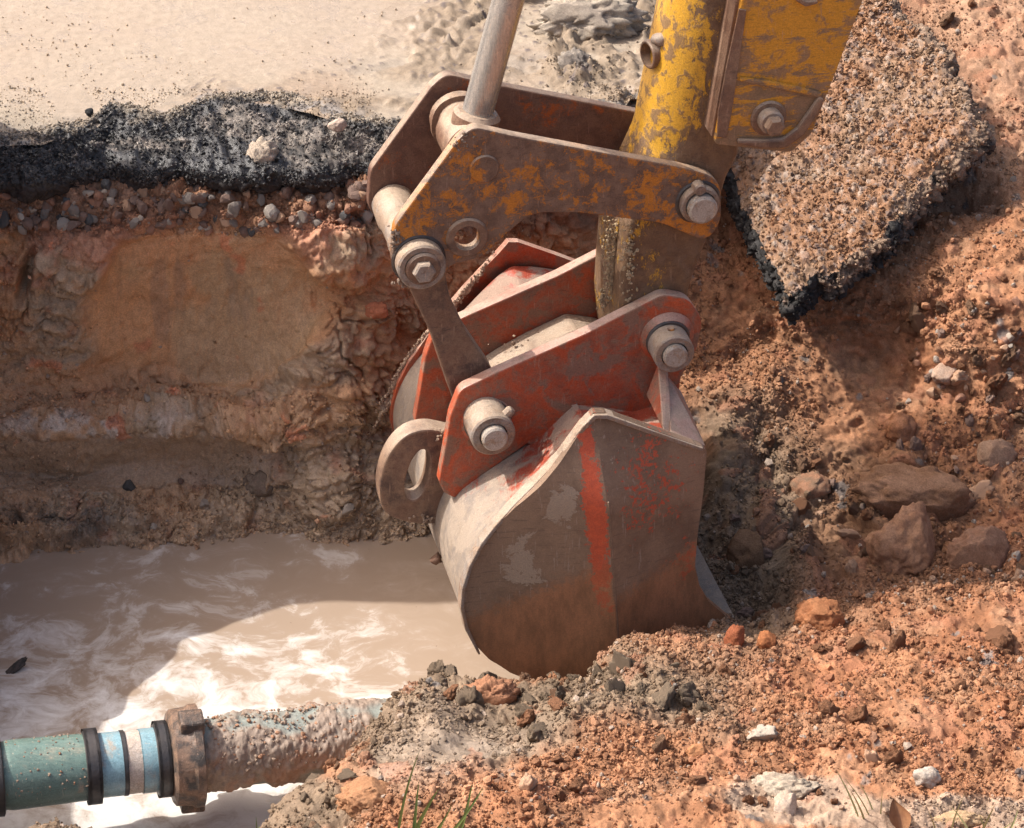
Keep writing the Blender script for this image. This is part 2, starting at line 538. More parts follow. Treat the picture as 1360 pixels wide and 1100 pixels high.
def water_mat():
    m, nt, b = newmat('muddy_water'); N = NB(nt)
    v = N.coord()
    sp = N.n('ShaderNodeSeparateXYZ'); N.l(v, sp.inputs[0])
    w1 = N.n('ShaderNodeTexNoise'); N.l(v, w1.inputs['Vector']); w1.inputs['Scale'].default_value = 5.5; w1.inputs['Detail'].default_value = 3
    vm = N.n('ShaderNodeVectorMath', operation='MULTIPLY_ADD'); N.l(w1.outputs['Color'], vm.inputs[0])
    vm.inputs[1].default_value = (0.20, 0.14, 0.1); N.l(v, vm.inputs[2])
    w2 = N.n('ShaderNodeTexNoise'); N.l(vm.outputs[0], w2.inputs['Vector']); w2.inputs['Scale'].default_value = 13; w2.inputs['Detail'].default_value = 2
    vm2 = N.n('ShaderNodeVectorMath', operation='MULTIPLY_ADD'); N.l(w2.outputs['Color'], vm2.inputs[0])
    vm2.inputs[1].default_value = (0.06, 0.04, 0.05); N.l(vm.outputs[0], vm2.inputs[2])
    mp = N.n('ShaderNodeMapping'); mp.inputs['Scale'].default_value = (1.0, 1.3, 1); mp.inputs['Rotation'].default_value = (0, 0, -0.35)
    N.l(vm2.outputs[0], mp.inputs[0])
    f = N.noise(mp.outputs[0], 9.5, 10, 0.68)
    fine = N.noise(mp.outputs[0], 60, 5, 0.7)
    # foam lies thickest towards the near left part of the pool
    ax = N.rng(sp.outputs[0], -0.5, 0.15, 0.10, -0.05)
    ay = N.rng(sp.outputs[1], 3.75, 4.35, 0.07, -0.07)
    far = N.rng(sp.outputs[1], 4.2, 4.5, 0.03, -0.05)
    k = N.math('ADD', f, N.math('ADD', far, N.math('ADD', ax, N.math('ADD', ay, N.math('MULTIPLY', N.math('SUBTRACT', fine, 0.5), 0.18)))))
    foam = N.rng(k, 0.48, 0.78)
    film = N.rng(f, 0.4, 0.7)
    c = N.mix(film, (0.33, 0.245, 0.178), (0.385, 0.295, 0.225))
    c = N.mix(foam, c, (0.68, 0.64, 0.59))
    sc = N.noise(v, 75, 4, 0.6)
    specks = N.rng(sc, 0.70, 0.74)
    c = N.mix(N.math('MULTIPLY', specks, 0.6), c, (0.16, 0.10, 0.06))
    N.l(c, b.inputs['Base Color'])
    N.l(N.rng(foam, 0, 1, 0.22, 0.6, False), b.inputs['Roughness'])
    b.inputs['Specular IOR Level'].default_value = 0.4
    b.inputs['IOR'].default_value = 1.33
    rp = N.noise(v, 9, 2, 0.5); bub = N.noise(v, 260, 3, 0.7)
    b1 = N.bump(rp, 0.25, 0.012)
    b2 = N.bump(N.math('MULTIPLY', bub, foam), 0.5, 0.0015, b1)
    N.l(b2, b.inputs['Normal'])
    return m
M_water = water_mat()

# ------------------------------------------------------------------ soil colours (dry albedo)
RED = np.array([0.305, 0.148, 0.077]); RED2 = np.array([0.260, 0.115, 0.057]); TAN = np.array([0.32, 0.235, 0.165])
GREYM = np.array([0.215, 0.158, 0.105]); PALE = np.array([0.310, 0.248, 0.182]); BROWN = np.array([0.24, 0.15, 0.10])
CLAY = np.array([0.48, 0.245, 0.120]); BLK = np.array([0.030, 0.027, 0.025])

def mixc(a, b, k):
    k = np.clip(k, 0, 1)[:, None]
    return a * (1 - k) + b * k

# ------------------------------------------------------------------ asphalt edge line (photo pixels)
EX = [-1400, -900, -500, -200, 0, 57, 80, 115, 141, 153, 214, 240, 268, 320, 382, 440, 520, 600, 760, 860, 1000]
ETOP = [420, 320, 262, 222, 187, 184, 178, 170, 153, 151, 160, 148, 136, 133, 134, 152, 172, 165, 150, 134, 60]
EBOT = [480, 390, 335, 290, 243, 246, 240, 236, 232, 233, 236, 234, 240, 246, 236, 232, 229, 225, 200, 170, 100]
def edge_rows(px):
    return np.interp(px, EX, ETOP), np.interp(px, EX, EBOT)

# ---- road
def build_road():
    n, m = 400, 600
    pxs = np.linspace(-1300, 930, m)
    et, eb = edge_rows(pxs)
    e3 = at_z(pxs, et, 0.0)
    t = np.linspace(0, 1, n) ** 1.7
    X = np.empty((n, m)); Y = np.empty((n, m))
    for i in range(n):
        y = (e3[:, 1] - 0.02) * (1 - t[i]) + 8.5 * t[i]
        # columns fan out with distance
        X[i] = e3[:, 0] * (1 + 0.30 * t[i]); Y[i] = y
    V = np.stack([X.ravel(), Y.ravel(), np.zeros(n * m)], 1)
    px, py = proj(V)
    S = V[:, :2].copy()
    P = V
    big = fbm(P, 1.6, 3, 3)
    wet = smooth(0.0, 0.45, fbm(P, 1.1, 3, 11) + 0.15 + 0.9 * blob(px, py, 80, 30, 130, 90, 0.8) + 0.8 * blob(px, py, 420, 30, 230, 60, 0.8) - 0.6 * blob(px, py, 330, 90, 170, 50, 0.9))
    grit, gc, _ = clods(S, 85, 5, 0.35)
    dens = smooth(-0.4, 0.4, fbm(P, 3.2, 3, 21) + 0.15)
    h = big * 0.006 + fbm(P, 25, 3, 4) * 0.0022 * (1 - 0.8 * wet)
    h += (grit * 0.0035) * dens * (1 - 0.75 * wet)
    # heaps of wet clods in the upper middle
    cl = (blob(px, py, 610, 60, 90, 22, 0.7) + blob(px, py, 600, 25, 80, 16, 0.7) * .7 + blob(px, py, 770, 10, 110, 45, 0.7) * 2.2 + blob(px, py, 760, 95, 30, 26, 0.6) * 1.5
          + blob(px, py, 850, 110, 60, 50, 0.8) * 1.2 + blob(px, py, 700, 70, 50, 30, 0.8) + blob(px, py, 560, 95, 60, 14, 0.8) * 0.5
          + blob(px, py, 480, 140, 120, 14, 0.9) * 0.5 + blob(px, py, 780, -70, 200, 70, 0.6) * 1.6)
    cl = np.clip(cl, 0, 2.2) * smooth(-0.35, 0.25, fbm(P, 13, 4, 31) + 0.12)
    c1, cc, _ = clods(S + 0.02 * np.stack([fbm(P, 20, 2, 41), fbm(P, 20, 2, 42)], 1), 32, 12, 0.85)
    c2, _, _ = clods(S + 5.7, 80, 13, 0.8)
    hc = cl * (0.009 + 0.013 * c1 + 0.006 * c2 + 0.009 * fbm(P, 30, 4, 7))
    h = h + np.maximum(hc, 0)
    V[:, 2] = h
    col = mixc(np.tile(PALE, (len(V), 1)), TAN * 0.86, smooth(-0.6, 0.6, fbm(P, 5, 4, 51)))
    col = mixc(col, np.array([0.235, 0.195, 0.155]), smooth(0.0, 0.6, fbm(P, 9, 4, 52)) * 0.6 * (1 - wet))
    col = mixc(col, np.array([0.35, 0.268, 0.19]), wet * 0.8)
    col = mixc(col, GREYM * 1.02, smooth(0.05, 0.5, cl) * 0.85)
    edge = smooth(0.10, 0.0, V[:, 1] - np.tile(e3[:, 1], n)) 
    col = mixc(col, np.array([0.20, 0.18, 0.165]), edge * smooth(-0.1, 0.3, fbm(P, 45, 3, 53) + 0.1) * 0.8)
    col = mixc(col, np.array([0.13, 0.10, 0.085]), (grit > 0.55) * (gc > 0.8) * dens * (1 - wet))
    a = 0.30 + 0.42 * wet + 0.25 * smooth(0.3, 0.8, fbm(P, 30, 3, 54))
    C = np.concatenate([col, a[:, None]], 1)
    o = mesh_np('road', V, grid_faces(n, m)[:, ::-1], M_mud, colors=C)
    tag(o, 'muddy road surface of pale wet silt above the trench', kind='structure')
    return o, V, px, py, col
road, road_V, road_px, road_py, road_C = build_road()

# ---- broken asphalt layer along the trench
def build_asphalt_edge():
    m = 1150; n = 72
    pxs = np.linspace(-1250, 950, m)
    et, eb = edge_rows(pxs)
    rug = fbm(np.stack([pxs / 60, pxs * 0, pxs * 0], 1), 1, 2, 61)
    et = et + rug * 5; eb = eb + fbm(np.stack([pxs / 60, pxs * 0 + 3, pxs * 0], 1), 1, 2, 62) * 6
    A = at_z(pxs, et, 0.0)                  # top lip
    B = at_z(pxs, eb, -0.050)               # bottom of the sloping broken face
    ctrl = np.stack([A + np.array([0, 0.055, -0.012]), A + np.array([0, 0.018, 0.004]), A + np.array([0, -0.004, 0.0]),
                     A * 0.72 + B * 0.28 + np.array([0, 0.0, 0.006]), A * 0.4 + B * 0.6 + np.array([0, 0, 0.007]),
                     B + np.array([0, 0.008, 0.006]), B + np.array([0, 0.004, -0.012]), B + np.array([0, 0.012, -0.034]), B + np.array([0, 0.10, -0.045])])
    ts = np.array([0, 1.2, 2, 3, 4.2, 5.2, 6, 7, 9.0])
    G = cr_interp(ts, ctrl, np.linspace(0, 9, n))
    V = G.reshape(-1, 3)
    N = -grid_normals(V, n, m)
    px, py = proj(V)
    arc = np.linspace(0, 9, n)[:, None] * np.ones((1, m)) * 0.022
    S = arc_coords(V, 1.9)
    tt = np.repeat(np.linspace(0, 9, n), m)
    Sw = S + 0.01 * np.stack([fbm(V, 30, 2, 71), fbm(V, 30, 2, 72)], 1)
    g1, c1, _ = clods(Sw, 75, 15, 0.9); g2, c2, _ = clods(Sw + 2.2, 110, 16, 0.9)
    body = smooth(0.6, 1.6, tt)
    h = body * (fbm(V, 12, 4, 64) * 0.012 + g1 * 0.0045 + fbm(V, 60, 2, 65) * 0.003 - np.clip(fbm(V, 38, 3, 68) - .1, 0, 1) * 0.012)
    V = V + N * h[:, None]
    col = np.tile(BLK, (len(V), 1)) * (0.7 + 0.9 * (c2[:, None]))
    # dried silt lying on the ledge
    silt = smooth(0.15, 0.5, fbm(V, 7, 4, 66) - 0.1 + 0.9 * blob(px, py, 190, 190, 70, 9, 0.6) + 0.9 * blob(px, py, 330, 165, 80, 25, 0.7) + 0.8 * blob(px, py, 430, 185, 80, 35, 0.7) + 0.5 * blob(px, py, 120, 193, 30, 5, 0.7)) * smooth(5.6, 4.4, tt)
    col = mixc(col, np.array([0.24, 0.20, 0.165]), silt * 0.8 * smooth(-0.5, 0.3, fbm(V, 60, 3, 69)))
    top = smooth(2.4, 1.2, tt + 0.8 * fbm(V, 40, 3, 67))
    col = mixc(col, PALE * 0.85, top)
    under = smooth(5.4, 6.2, tt)
    col = mixc(col, np.array([0.05, 0.038, 0.032]), under * 0.8)
    a = 0.80 - 0.5 * silt - 0.4 * top - 0.7 * under
    o = mesh_np('asphalt_layer', V, grid_faces(n, m), M_asph, colors=np.concatenate([col, a[:, None]], 1))
    tag(o, 'broken black asphalt layer along the trench lip', kind='structure')
    return o, V, N, px, py, col
asphalt_layer, asph_V, asph_N, asph_px, asph_py, asph_C = build_asphalt_edge()

# ------------------------------------------------------------------ sheets given by profiles
def sheet(cols, nrows, pxs, n, tmap=None):
    """cols: {px: [(row, y) or ('z', y, z)]}; every column has the same number of points"""
    keys = sorted(cols)
    K = len(cols[keys[0]])
    YZ = np.zeros((len(keys), K, 2))
    for i, k in enumerate(keys):
        for j, q in enumerate(cols[k]):
            if q[0] == 'z': YZ[i, j] = q[1:]
            else: YZ[i, j] = (q[1], CAM[2] - q[1] * math.tan(PITCH + math.atan((q[0] - 550) / F)))
    C = cr_interp(keys, YZ, pxs)                       # (m,K,2)
    C = np.swapaxes(C, 0, 1)                           # (K,m,2)
    # spread samples by mean arc length
    d = np.linalg.norm(np.diff(C, axis=0), axis=-1).mean(1)
    w = np.minimum(d, tmap) if tmap is not None else d
    s = np.concatenate([[0], np.cumsum(w + 1e-4)])
    G = cr_interp(s, C, np.linspace(0, s[-1], n))      # (n,m,2)
    y = G[..., 0]; z = G[..., 1]
    dep = y * math.cos(PITCH) - (z - CAM[2]) * math.sin(PITCH)
    x = (pxs[None, :] - 680) / F * dep
    return np.stack([x, y, z], -1)


WZ = -0.72
# ---- trench wall
def build_wall():
    cols = {
        -1400: [(500, 4.235), (515, 4.183), (560, 4.115), (640, 4.015), (730, 3.915), (780, 3.865), (800, 3.825), (820, 3.815), (860, 3.785), (930, 3.665), ('z', 3.555, -0.850), ('z', 3.505, -1.000)],
        -700: [(360, 4.600), (375, 4.550), (410, 4.500), (470, 4.480), (550, 4.480), (590, 4.445), (640, 4.405), (690, 4.405), (720, 4.385), (770, 4.305), ('z', 4.205, -0.780), ('z', 4.105, -1.000)],
        -300: [(300, 4.750), (312, 4.700), (345, 4.690), (400, 4.680), (500, 4.695), (540, 4.635), (590, 4.595), (635, 4.605), (665, 4.565), (715, 4.465), ('z', 4.415, -0.780), ('z', 4.305, -1.000)],
        0: [(240, 4.920), (250, 4.835), (305, 4.795), (370, 4.770), (480, 4.755), (530, 4.720), (582, 4.665), (628, 4.685), (650, 4.635), (705, 4.585), ('z', 4.525, -0.740), ('z', 4.435, -1.000)],
        100: [(236, 4.920), (246, 4.850), (300, 4.800), (340, 4.765), (450, 4.770), (520, 4.765), (575, 4.685), (635, 4.715), (652, 4.665), (700, 4.610), ('z', 4.555, -0.740), ('z', 4.455, -1.000)],
        170: [(236, 4.920), (246, 4.850), (296, 4.800), (330, 4.775), (430, 4.800), (512, 4.801), (566, 4.705), (618, 4.735), (655, 4.685), (700, 4.615), ('z', 4.575, -0.740), ('z', 4.475, -1.000)],
        280: [(240, 4.930), (248, 4.860), (290, 4.810), (320, 4.785), (420, 4.830), (508, 4.819), (562, 4.715), (612, 4.745), (650, 4.725), (692, 4.635), ('z', 4.605, -0.735), ('z', 4.505, -1.000)],
        360: [(238, 4.930), (246, 4.860), (290, 4.810), (325, 4.780), (420, 4.810), (490, 4.790), (545, 4.708), (600, 4.725), (645, 4.720), (690, 4.655), ('z', 4.625, -0.735), ('z', 4.525, -1.000)],
        430: [(234, 4.930), (242, 4.860), (295, 4.810), (330, 4.780), (400, 4.800), (450, 4.770), (520, 4.735), (590, 4.695), (640, 4.665), (695, 4.630), ('z', 4.605, -0.735), ('z', 4.505, -1.000)],
        500: [(230, 4.930), (238, 4.860), (292, 4.830), (330, 4.810), (385, 4.820), (430, 4.800), (500, 4.775), (580, 4.765), (640, 4.705), (695, 4.640), ('z', 4.615, -0.735), ('z', 4.525, -1.000)],
        580: [(230, 4.930), (238, 4.870), (290, 4.860), (330, 4.870), (400, 4.860), (450, 4.870), (520, 4.885), (590, 4.865), (640, 4.785), (690, 4.665), ('z', 4.655, -0.740), ('z', 4.555, -1.000)],
        760: [(200, 5.02), (210, 5.00), (280, 5.00), (330, 5.00), (400, 4.99), (450, 4.98), (520, 4.96), (590, 4.92), (640, 4.90), ('z', 4.85, -.70), ('z', 4.81, -.77), ('z', 4.65, -1.0)],
        900: [(120, 5.30), (140, 5.28), (220, 5.25), (300, 5.2), (380, 5.15), (450, 5.1), (520, 5.05), (590, 5.0), ('z', 4.95, -.65), ('z', 4.89, -.70), ('z', 4.85, -.77), ('z', 4.65, -1.0)],
        1100: [(120, 5.5), (140, 5.45), (220, 5.4), (300, 5.3), (380, 5.25), (450, 5.2), (520, 5.15), ('z', 5.1, -.63), ('z', 5.05, -.67), ('z', 4.99, -.70), ('z', 4.85, -.77), ('z', 4.65, -1.0)],
    }
    m, n = 760, 400
    pxs = np.concatenate([np.linspace(-1300, -60, 60, endpoint=False), np.linspace(-60, 760, m - 110, endpoint=False), np.linspace(760, 1050, 50)])
    G = sheet(cols, 12, pxs, n)
    V = G.reshape(-1, 3)
    N = -grid_normals(V, n, m)
    px, py = proj(V)
    S = arc_coords(G)
    # how rough each zone is: smooth where the bucket scraped it
    nz = fbm(V, 6, 3, 101) * 22
    scoop = blob(px + nz, py + nz, 270, 405, 165, 108, 0.12)
    ledge = smooth(572, 586, py + nz * .3) * smooth(660, 640, py + nz * .4) * blob(px + nz * .5, py, 130, 610, 270, 80, 0.15) * smooth(380, 350, px + nz - (620 - py) * 0.7)
    leftface = blob(px + nz, py + nz, 25, 500, 120, 70, 0.5)
    smo = np.clip(np.maximum(scoop, ledge) + 0.5 * leftface, 0, 1)
    gravel = smooth(312, 290, py + nz * .5)
    Sw = S + 0.012 * np.stack([fbm(V, 22, 2, 102), fbm(V, 22, 2, 103)], 1)
    c1, i1, e1 = clods(Sw, 20, 104, 0.8); c2, i2, e2 = clods(Sw + 1.7, 48, 105, 0.8); c3, i3, _ = clods(Sw + 4.1, 110, 106, 0.8)
    rough = 1 - 0.93 * smo
    big = fbm(V, 3.5, 3, 107) * 0.010 + fbm(V, 9, 4, 108) * 0.016
    ridg = (1 - np.abs(fbm(V * np.array([1, 1, 1.6]), 14, 4, 109))) ** 2
    h = big * (0.25 + 0.75 * rough) + rough * (ridg * 0.012 + c1 * 0.014 + c2 * 0.009 + c3 * 0.004 + fbm(V, 45, 4, 110) * 0.0045)
    h -= scoop * 0.022 * smooth(520, 330, py)           # the scoop is hollow under its upper rim
    rim = np.abs(scoop - 0.5) * 2
    h += (1 - rim) * 0.012 * smooth(330, 420, py) * 0
    h += smo * (fbm(V * np.array([1, 1, 0.3]), 85, 3, 111) * 0.0026 + np.clip(c3 - 0.6, 0, 1) * 0.004 + fbm(V, 25, 4, 113) * 0.0030)
    # clay lumps jutting out
    for (cx, cy, rx, ry, a) in ((415, 480, 50, 50, .008), (455, 540, 60, 60, .010), (355, 630, 30, 30, .014), (400, 650, 40, 30, .006), (350, 560, 60, 25, .022), (60, 560, 80, 14, .02),
                                (490, 410, 18, 14, .03), (80, 345, 60, 30, .02), (435, 345, 55, 28, .022), (60, 690, 120, 30, .025), (470, 680, 60, 20, .008), (230, 545, 60, 16, .012), (555, 670, 40, 22, .015)):
        h += a * blob(px + nz * 0.5, py + nz * 0.5, cx, cy, rx, ry, 0.45) * (0.8 + 0.5 * c1)
    crk = smooth(0.07, 0.0, np.abs(fbm(V, 8, 4, 130))) * rough * smooth(-.2, .3, fbm(V, 4, 2, 131))
    h -= crk * 0.016
    # open crack at the left
    crack = blob(px + (py - 360) * 0.30 + nz * 0.3, py, 32, 362, 9, 30, 0.5)
    h -= 0.05 * crack
    V = V + N * h[:, None]
    col = mixc(np.tile(CLAY, (len(V), 1)), np.array([0.44, 0.225, 0.11]), smooth(-0.5, 0.5, fbm(V, 8, 4, 120)))
    low = smooth(430, 600, py + nz)
    col = mixc(col, np.array([0.43, 0.28, 0.165]), low * 0.75)
    greyz = smooth(-0.1, 0.45, fbm(V, 6, 4, 121) + 0.8 * blob(px, py, 440, 520, 110, 110, 0.5) + 0.4 * blob(px, py, 480, 660, 130, 50, 0.5) + 0.35 * blob(px, py, 60, 700, 150, 40, .6) - 0.5 * scoop)
    col = mixc(col, np.array([0.36, 0.26, 0.17]), greyz * 0.8)
    col = mixc(col, np.array([0.40, 0.19, 0.11]), smooth(0.0, 0.5, blob(px, py, 240, 320, 190, 45, 0.8) + fbm(V, 18, 3, 122) * 0.5 - 0.2))
    # scoop: orange brown with grey vertical smears
    smear = smooth(0.3, 0.8, fbm(V * np.array([1, 1, 0.12]), 28, 4, 123) + 0.5 * blob(px, py, 260, 395, 110, 45, 0.8) - 0.25) * scoop
    col = mixc(col, np.array([0.58, 0.305, 0.145]), scoop * 0.8)
    col = mixc(col, np.array([0.49, 0.305, 0.165]), scoop * smooth(0.0, 0.6, fbm(V, 7, 3, 124) + 0.5 * blob(px, py, 380, 420, 60, 60, .6)))
    col = mixc(col, np.array([0.14, 0.125, 0.115]), smear * 0.28)
    col = mixc(col, np.array([0.42, 0.29, 0.19]), ledge * 0.8)
    pal = blob(px + nz, py, 130, 568, 150, 16, 0.7) * smooth(-0.2, 0.4, fbm(V, 30, 4, 125))
    col = mixc(col, np.array([0.52, 0.42, 0.34]), pal * 0.9)
    col = mixc(col, np.array([0.55, 0.20, 0.10]), smooth(0.8, 1.0, fbm(V, 17, 3, 126) + 0.25 * blob(px, py, 300, 530, 200, 60, .7)) * 0.7)
    col = mixc(col, np.array([0.20, 0.10, 0.06]), gravel * 0.8)
    sv = 0.75 + 0.5 * i2
    col = col * (1 + (sv[:, None] - 1) * (0.35 + 0.35 * gravel[:, None]) * rough[:, None])
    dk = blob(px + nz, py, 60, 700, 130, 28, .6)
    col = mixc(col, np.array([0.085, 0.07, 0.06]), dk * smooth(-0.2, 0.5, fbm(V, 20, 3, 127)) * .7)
    a = np.clip(0.18 + 0.35 * low + 0.2 * greyz + 0.15 * scoop, 0, 0.75)
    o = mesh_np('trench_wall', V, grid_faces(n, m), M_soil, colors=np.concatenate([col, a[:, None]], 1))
    tag(o, 'wet clay wall of the trench below the road', kind='structure')
    return o, V, N, px, py, col
wall, wall_V, wall_N, wall_px, wall_py, wall_C = build_wall()

# ---- near bank and right hand slope of dug soil
def build_bank():
    U = ('z', 4.9, -.95), ('z', 4.85, -.95), ('z', 4.8, -.95), ('z', 4.75, -.95), ('z', 4.7, -.95), ('z', 4.6, -.95), ('z', 4.5, -.95), ('z', 4.4, -.95), ('z', 4.3, -.95)
    cols = {
        -1300: [*U, ('z', 3.3, -.95), ('z', 3.1, -.70), ('z', 2.95, -.53), ('z', 2.85, -.50), ('z', 2.7, -.47), ('z', 2.45, -.42), ('z', 1.6, -.12), ('z', 0.3, 0.0)],
        0: [*U, ('z', 3.66, -.95), (1150, 3.52), (1112, 3.50), (1130, 3.43), (1165, 3.33), (1250, 3.12), (1500, 2.6), ('z', 0.3, 0.0)],
        60: [*U, ('z', 3.66, -.95), (1110, 3.56), (1088, 3.53), (1105, 3.45), (1150, 3.35), (1250, 3.12), (1500, 2.6), ('z', 0.3, 0.0)],
        150: [*U, ('z', 3.66, -.95), (1150, 3.52), (1118, 3.50), (1135, 3.43), (1165, 3.33), (1250, 3.12), (1500, 2.6), ('z', 0.3, 0.0)],
        300: [*U, ('z', 3.66, -.95), (1140, 3.50), (1112, 3.46), (1125, 3.40), (1155, 3.32), (1250, 3.12), (1500, 2.6), ('z', 0.3, 0.0)],
        380: [*U, ('z', 3.75, -.95), (1110, 3.60), (1072, 3.53), (1085, 3.46), (1120, 3.36), (1230, 3.12), (1500, 2.6), ('z', 0.3, 0.0)],
        440: [*U, ('z', 3.85, -.95), (1075, 3.68), (1036, 3.62), (1045, 3.54), (1080, 3.42), (1180, 3.18), (1500, 2.6), ('z', 0.3, 0.0)],
        500: [*U, ('z', 4.05, -.95), (985, 3.88), (958, 3.80), (985, 3.66), (1040, 3.50), (1110, 3.33), (1450, 2.7), ('z', 0.3, 0.0)],
        550: [*U, ('z', 4.1, -.95), (955, 3.97), (930, 3.88), (958, 3.75), (1000, 3.58), (1100, 3.35), (1400, 2.8), ('z', 0.3, 0.0)],
        640: [*U, ('z', 4.15, -.95), (950, 4.00), (925, 3.90), (948, 3.80), (1000, 3.60), (1100, 3.35), (1400, 2.85), ('z', 0.3, 0.0)],
        740: [*U, ('z', 4.15, -.95), (945, 4.02), (916, 3.93), (938, 3.80), (990, 3.60), (1100, 3.35), (1400, 2.9), ('z', 0.3, 0.0)],
        840: [*U, ('z', 4.18, -.90), (895, 4.04), (874, 3.96), (900, 3.85), (970, 3.62), (1100, 3.35), (1400, 2.9), ('z', 0.3, 0.0)],
        910: [('z', 8.3, .02), ('z', 7, .02), (0, 5.8), (200, 5.35), (390, 4.96), (480, 4.86), (560, 4.74), (640, 4.60), (720, 4.42), (790, 4.25), (836, 4.10), (832, 4.03), (880, 3.88), (960, 3.64), (1100, 3.35), (1400, 2.9), ('z', 0.3, 0.0)],
        960: [('z', 8.3, .02), ('z', 7, .02), (0, 5.8), (200, 5.35), (390, 4.96), (480, 4.86), (560, 4.74), (640, 4.60), (720, 4.43), (790, 4.28), (830, 4.13), (828, 4.05), (870, 3.90), (950, 3.66), (1100, 3.35), (1400, 2.9), ('z', 0.3, 0.0)],
        1010: [('z', 8.3, .02), ('z', 7, .02), (0, 5.8), (200, 5.33), (390, 4.95), (480, 4.86), (560, 4.76), (640, 4.63), (700, 4.48), (780, 4.32), (822, 4.18), (812, 4.10), (860, 3.91), (950, 3.66), (1100, 3.35), (1400, 2.9), ('z', 0.3, 0.0)],
        1080: [('z', 8.3, .02), ('z', 7, .02), (0, 5.78), (200, 5.32), (390, 4.92), (480, 4.84), (560, 4.75), (640, 4.63), (700, 4.52), (760, 4.38), (802, 4.22), (798, 4.13), (855, 3.94), (950, 3.67), (1100, 3.35), (1400, 2.9), ('z', 0.3, 0.0)],
        1200: [('z', 8.3, .04), ('z', 7, .04), (0, 5.76), (200, 5.30), (390, 4.90), (480, 4.82), (560, 4.72), (640, 4.60), (700, 4.48), (755, 4.34), (786, 4.22), (792, 4.13), (850, 3.95), (950, 3.68), (1100, 3.35), (1400, 2.9), ('z', 0.3, 0.0)],
        1360: [('z', 8.3, .06), ('z', 7, .06), (0, 5.70), (200, 5.24), (390, 4.87), (480, 4.79), (560, 4.69), (640, 4.56), (700, 4.44), (750, 4.32), (778, 4.22), (790, 4.13), (850, 3.95), (950, 3.68), (1100, 3.35), (1400, 2.9), ('z', 0.3, 0.0)],
        1900: [('z', 8.3, .05), ('z', 7, .05), (0, 5.66), (200, 5.18), (390, 4.83), (480, 4.74), (560, 4.64), (640, 4.5), (700, 4.38), (750, 4.28), (778, 4.2), (790, 4.1), (850, 3.92), (950, 3.68), (1100, 3.35), (1400, 2.9), ('z', 0.3, 0.0)],
        2600: [('z', 8.3, .0), ('z', 7, .0), (0, 5.6), (200, 5.1), (390, 4.75), (480, 4.6), (560, 4.45), (640, 4.35), (700, 4.25), (750, 4.17), (778, 4.1), (790, 4.04), (850, 3.92), (950, 3.68), (1100, 3.35), (1400, 2.9), ('z', 0.3, 0.0)],
    }
    m, n = 780, 880
    pxs = np.concatenate([np.linspace(-1200, -40, 30, endpoint=False), np.linspace(-40, 440, 110, endpoint=False), np.linspace(440, 1600, m - 165), np.linspace(1605, 2500, 25)])
    G = sheet(cols, 17, pxs, n, tmap=[.05, .10, .9, .9, .9, .9, .9, .9, .9, .9, .9, .9, .9, .9, .12, .10])
    V = G.reshape(-1, 3)
    N = -grid_normals(V, n, m)
    px, py = proj(V)
    S = arc_coords(G, 1.7)
    nz = fbm(V, 5, 3, 201) * 30
    right = smooth(870, 930, px)
    grey = np.clip(blob(px + nz, py + nz, 720, 925, 260, 62, 0.35) + blob(px + nz, py + nz, 560, 985, 110, 70, 0.35) + blob(px + nz, py + nz * .6, 400, 1075, 110, 40, .4)
                   + blob(px + nz, py + nz, 980, 700, 90, 160, 0.5) * 0.9 + smooth(420, 330, px), 0, 1) * smooth(-0.7, 0.1, fbm(V, 12, 4, 203) + 0.25)
    smoothm = blob(px + nz, py + nz, 560, 1010, 80, 65, 0.4) * 0.75 + blob(px, py, 660, 990, 70, 24, .5) * .5
    pale = smooth(0.25, 0.6, blob(px + nz, py + nz, 1230, 100, 200, 170, 0.6) * 0.8 + blob(px + nz * .5, py + nz * .5, 1050, 1055, 90, 32, .5) + blob(px + nz, py, 1270, 1100, 150, 32, .6) + 0.35 * fbm(V, 8, 4, 204))
    Sw = S + 0.010 * np.stack([fbm(V, 25, 2, 205), fbm(V, 25, 2, 206)], 1)
    c0, i0, _ = clods(Sw + 9.2, 11, 207, 0.6); c1, i1, _ = clods(Sw, 26, 208, 0.7); c2, i2, _ = clods(Sw + 1.7, 62, 209, 0.8)
    c3, i3, _ = clods(Sw + 4.1, 110, 210, 0.85)
    rocky = np.clip(blob(px, py, 1180, 690, 200, 110, 0.4) + blob(px, py, 1290, 450, 130, 130, .5) * .6 + blob(px, py, 760, 900, 200, 50, .5) * .8, 0, 1)
    h = (fbm(V, 2.2, 3, 212) * 0.020 + fbm(V, 7, 4, 213) * 0.018 + fbm(V, 24, 4, 214) * 0.007) 
    h += (1 - 0.85 * smoothm) * (c0 * 0.016 * (0.2 + rocky) + c1 * 0.009 * (0.35 + 0.65 * rocky + .4 * grey) + c2 * 0.0045 + c3 * 0.0012 + fbm(V, 90, 2, 215) * 0.0012)
    h -= np.clip(-fbm(V, 30, 3, 216) - 0.25, 0, 1) * 0.02 * (1 - smoothm)
    # lie of the dug soil: hollows and ridges
    for (cx, cy, rx, ry, a) in ((1130, 460, 70, 80, -.03), (1060, 500, 60, 40, .03), (1330, 470, 80, 90, .03), (1240, 250, 40, 30, -.05), (1075, 770, 24, 42, .03), (985, 745, 40, 60, -.05), (925, 700, 30, 110, -.06),
                                (1000, 520, 50, 40, .02), (1285, 255, 40, 22, -.04), (690, 905, 60, 20, .012), (850, 880, 60, 25, .025), (770, 960, 90, 20, .02), (590, 940, 60, 24, .018), (1290, 1010, 60, 12, -.02), (640, 1060, 90, 40, .02)):
        h += a * blob(px + nz * 0.5, py + nz * 0.5, cx, cy, rx, ry, 0.6)
    fade = smooth(3.0, 2.6, V[:, 1])
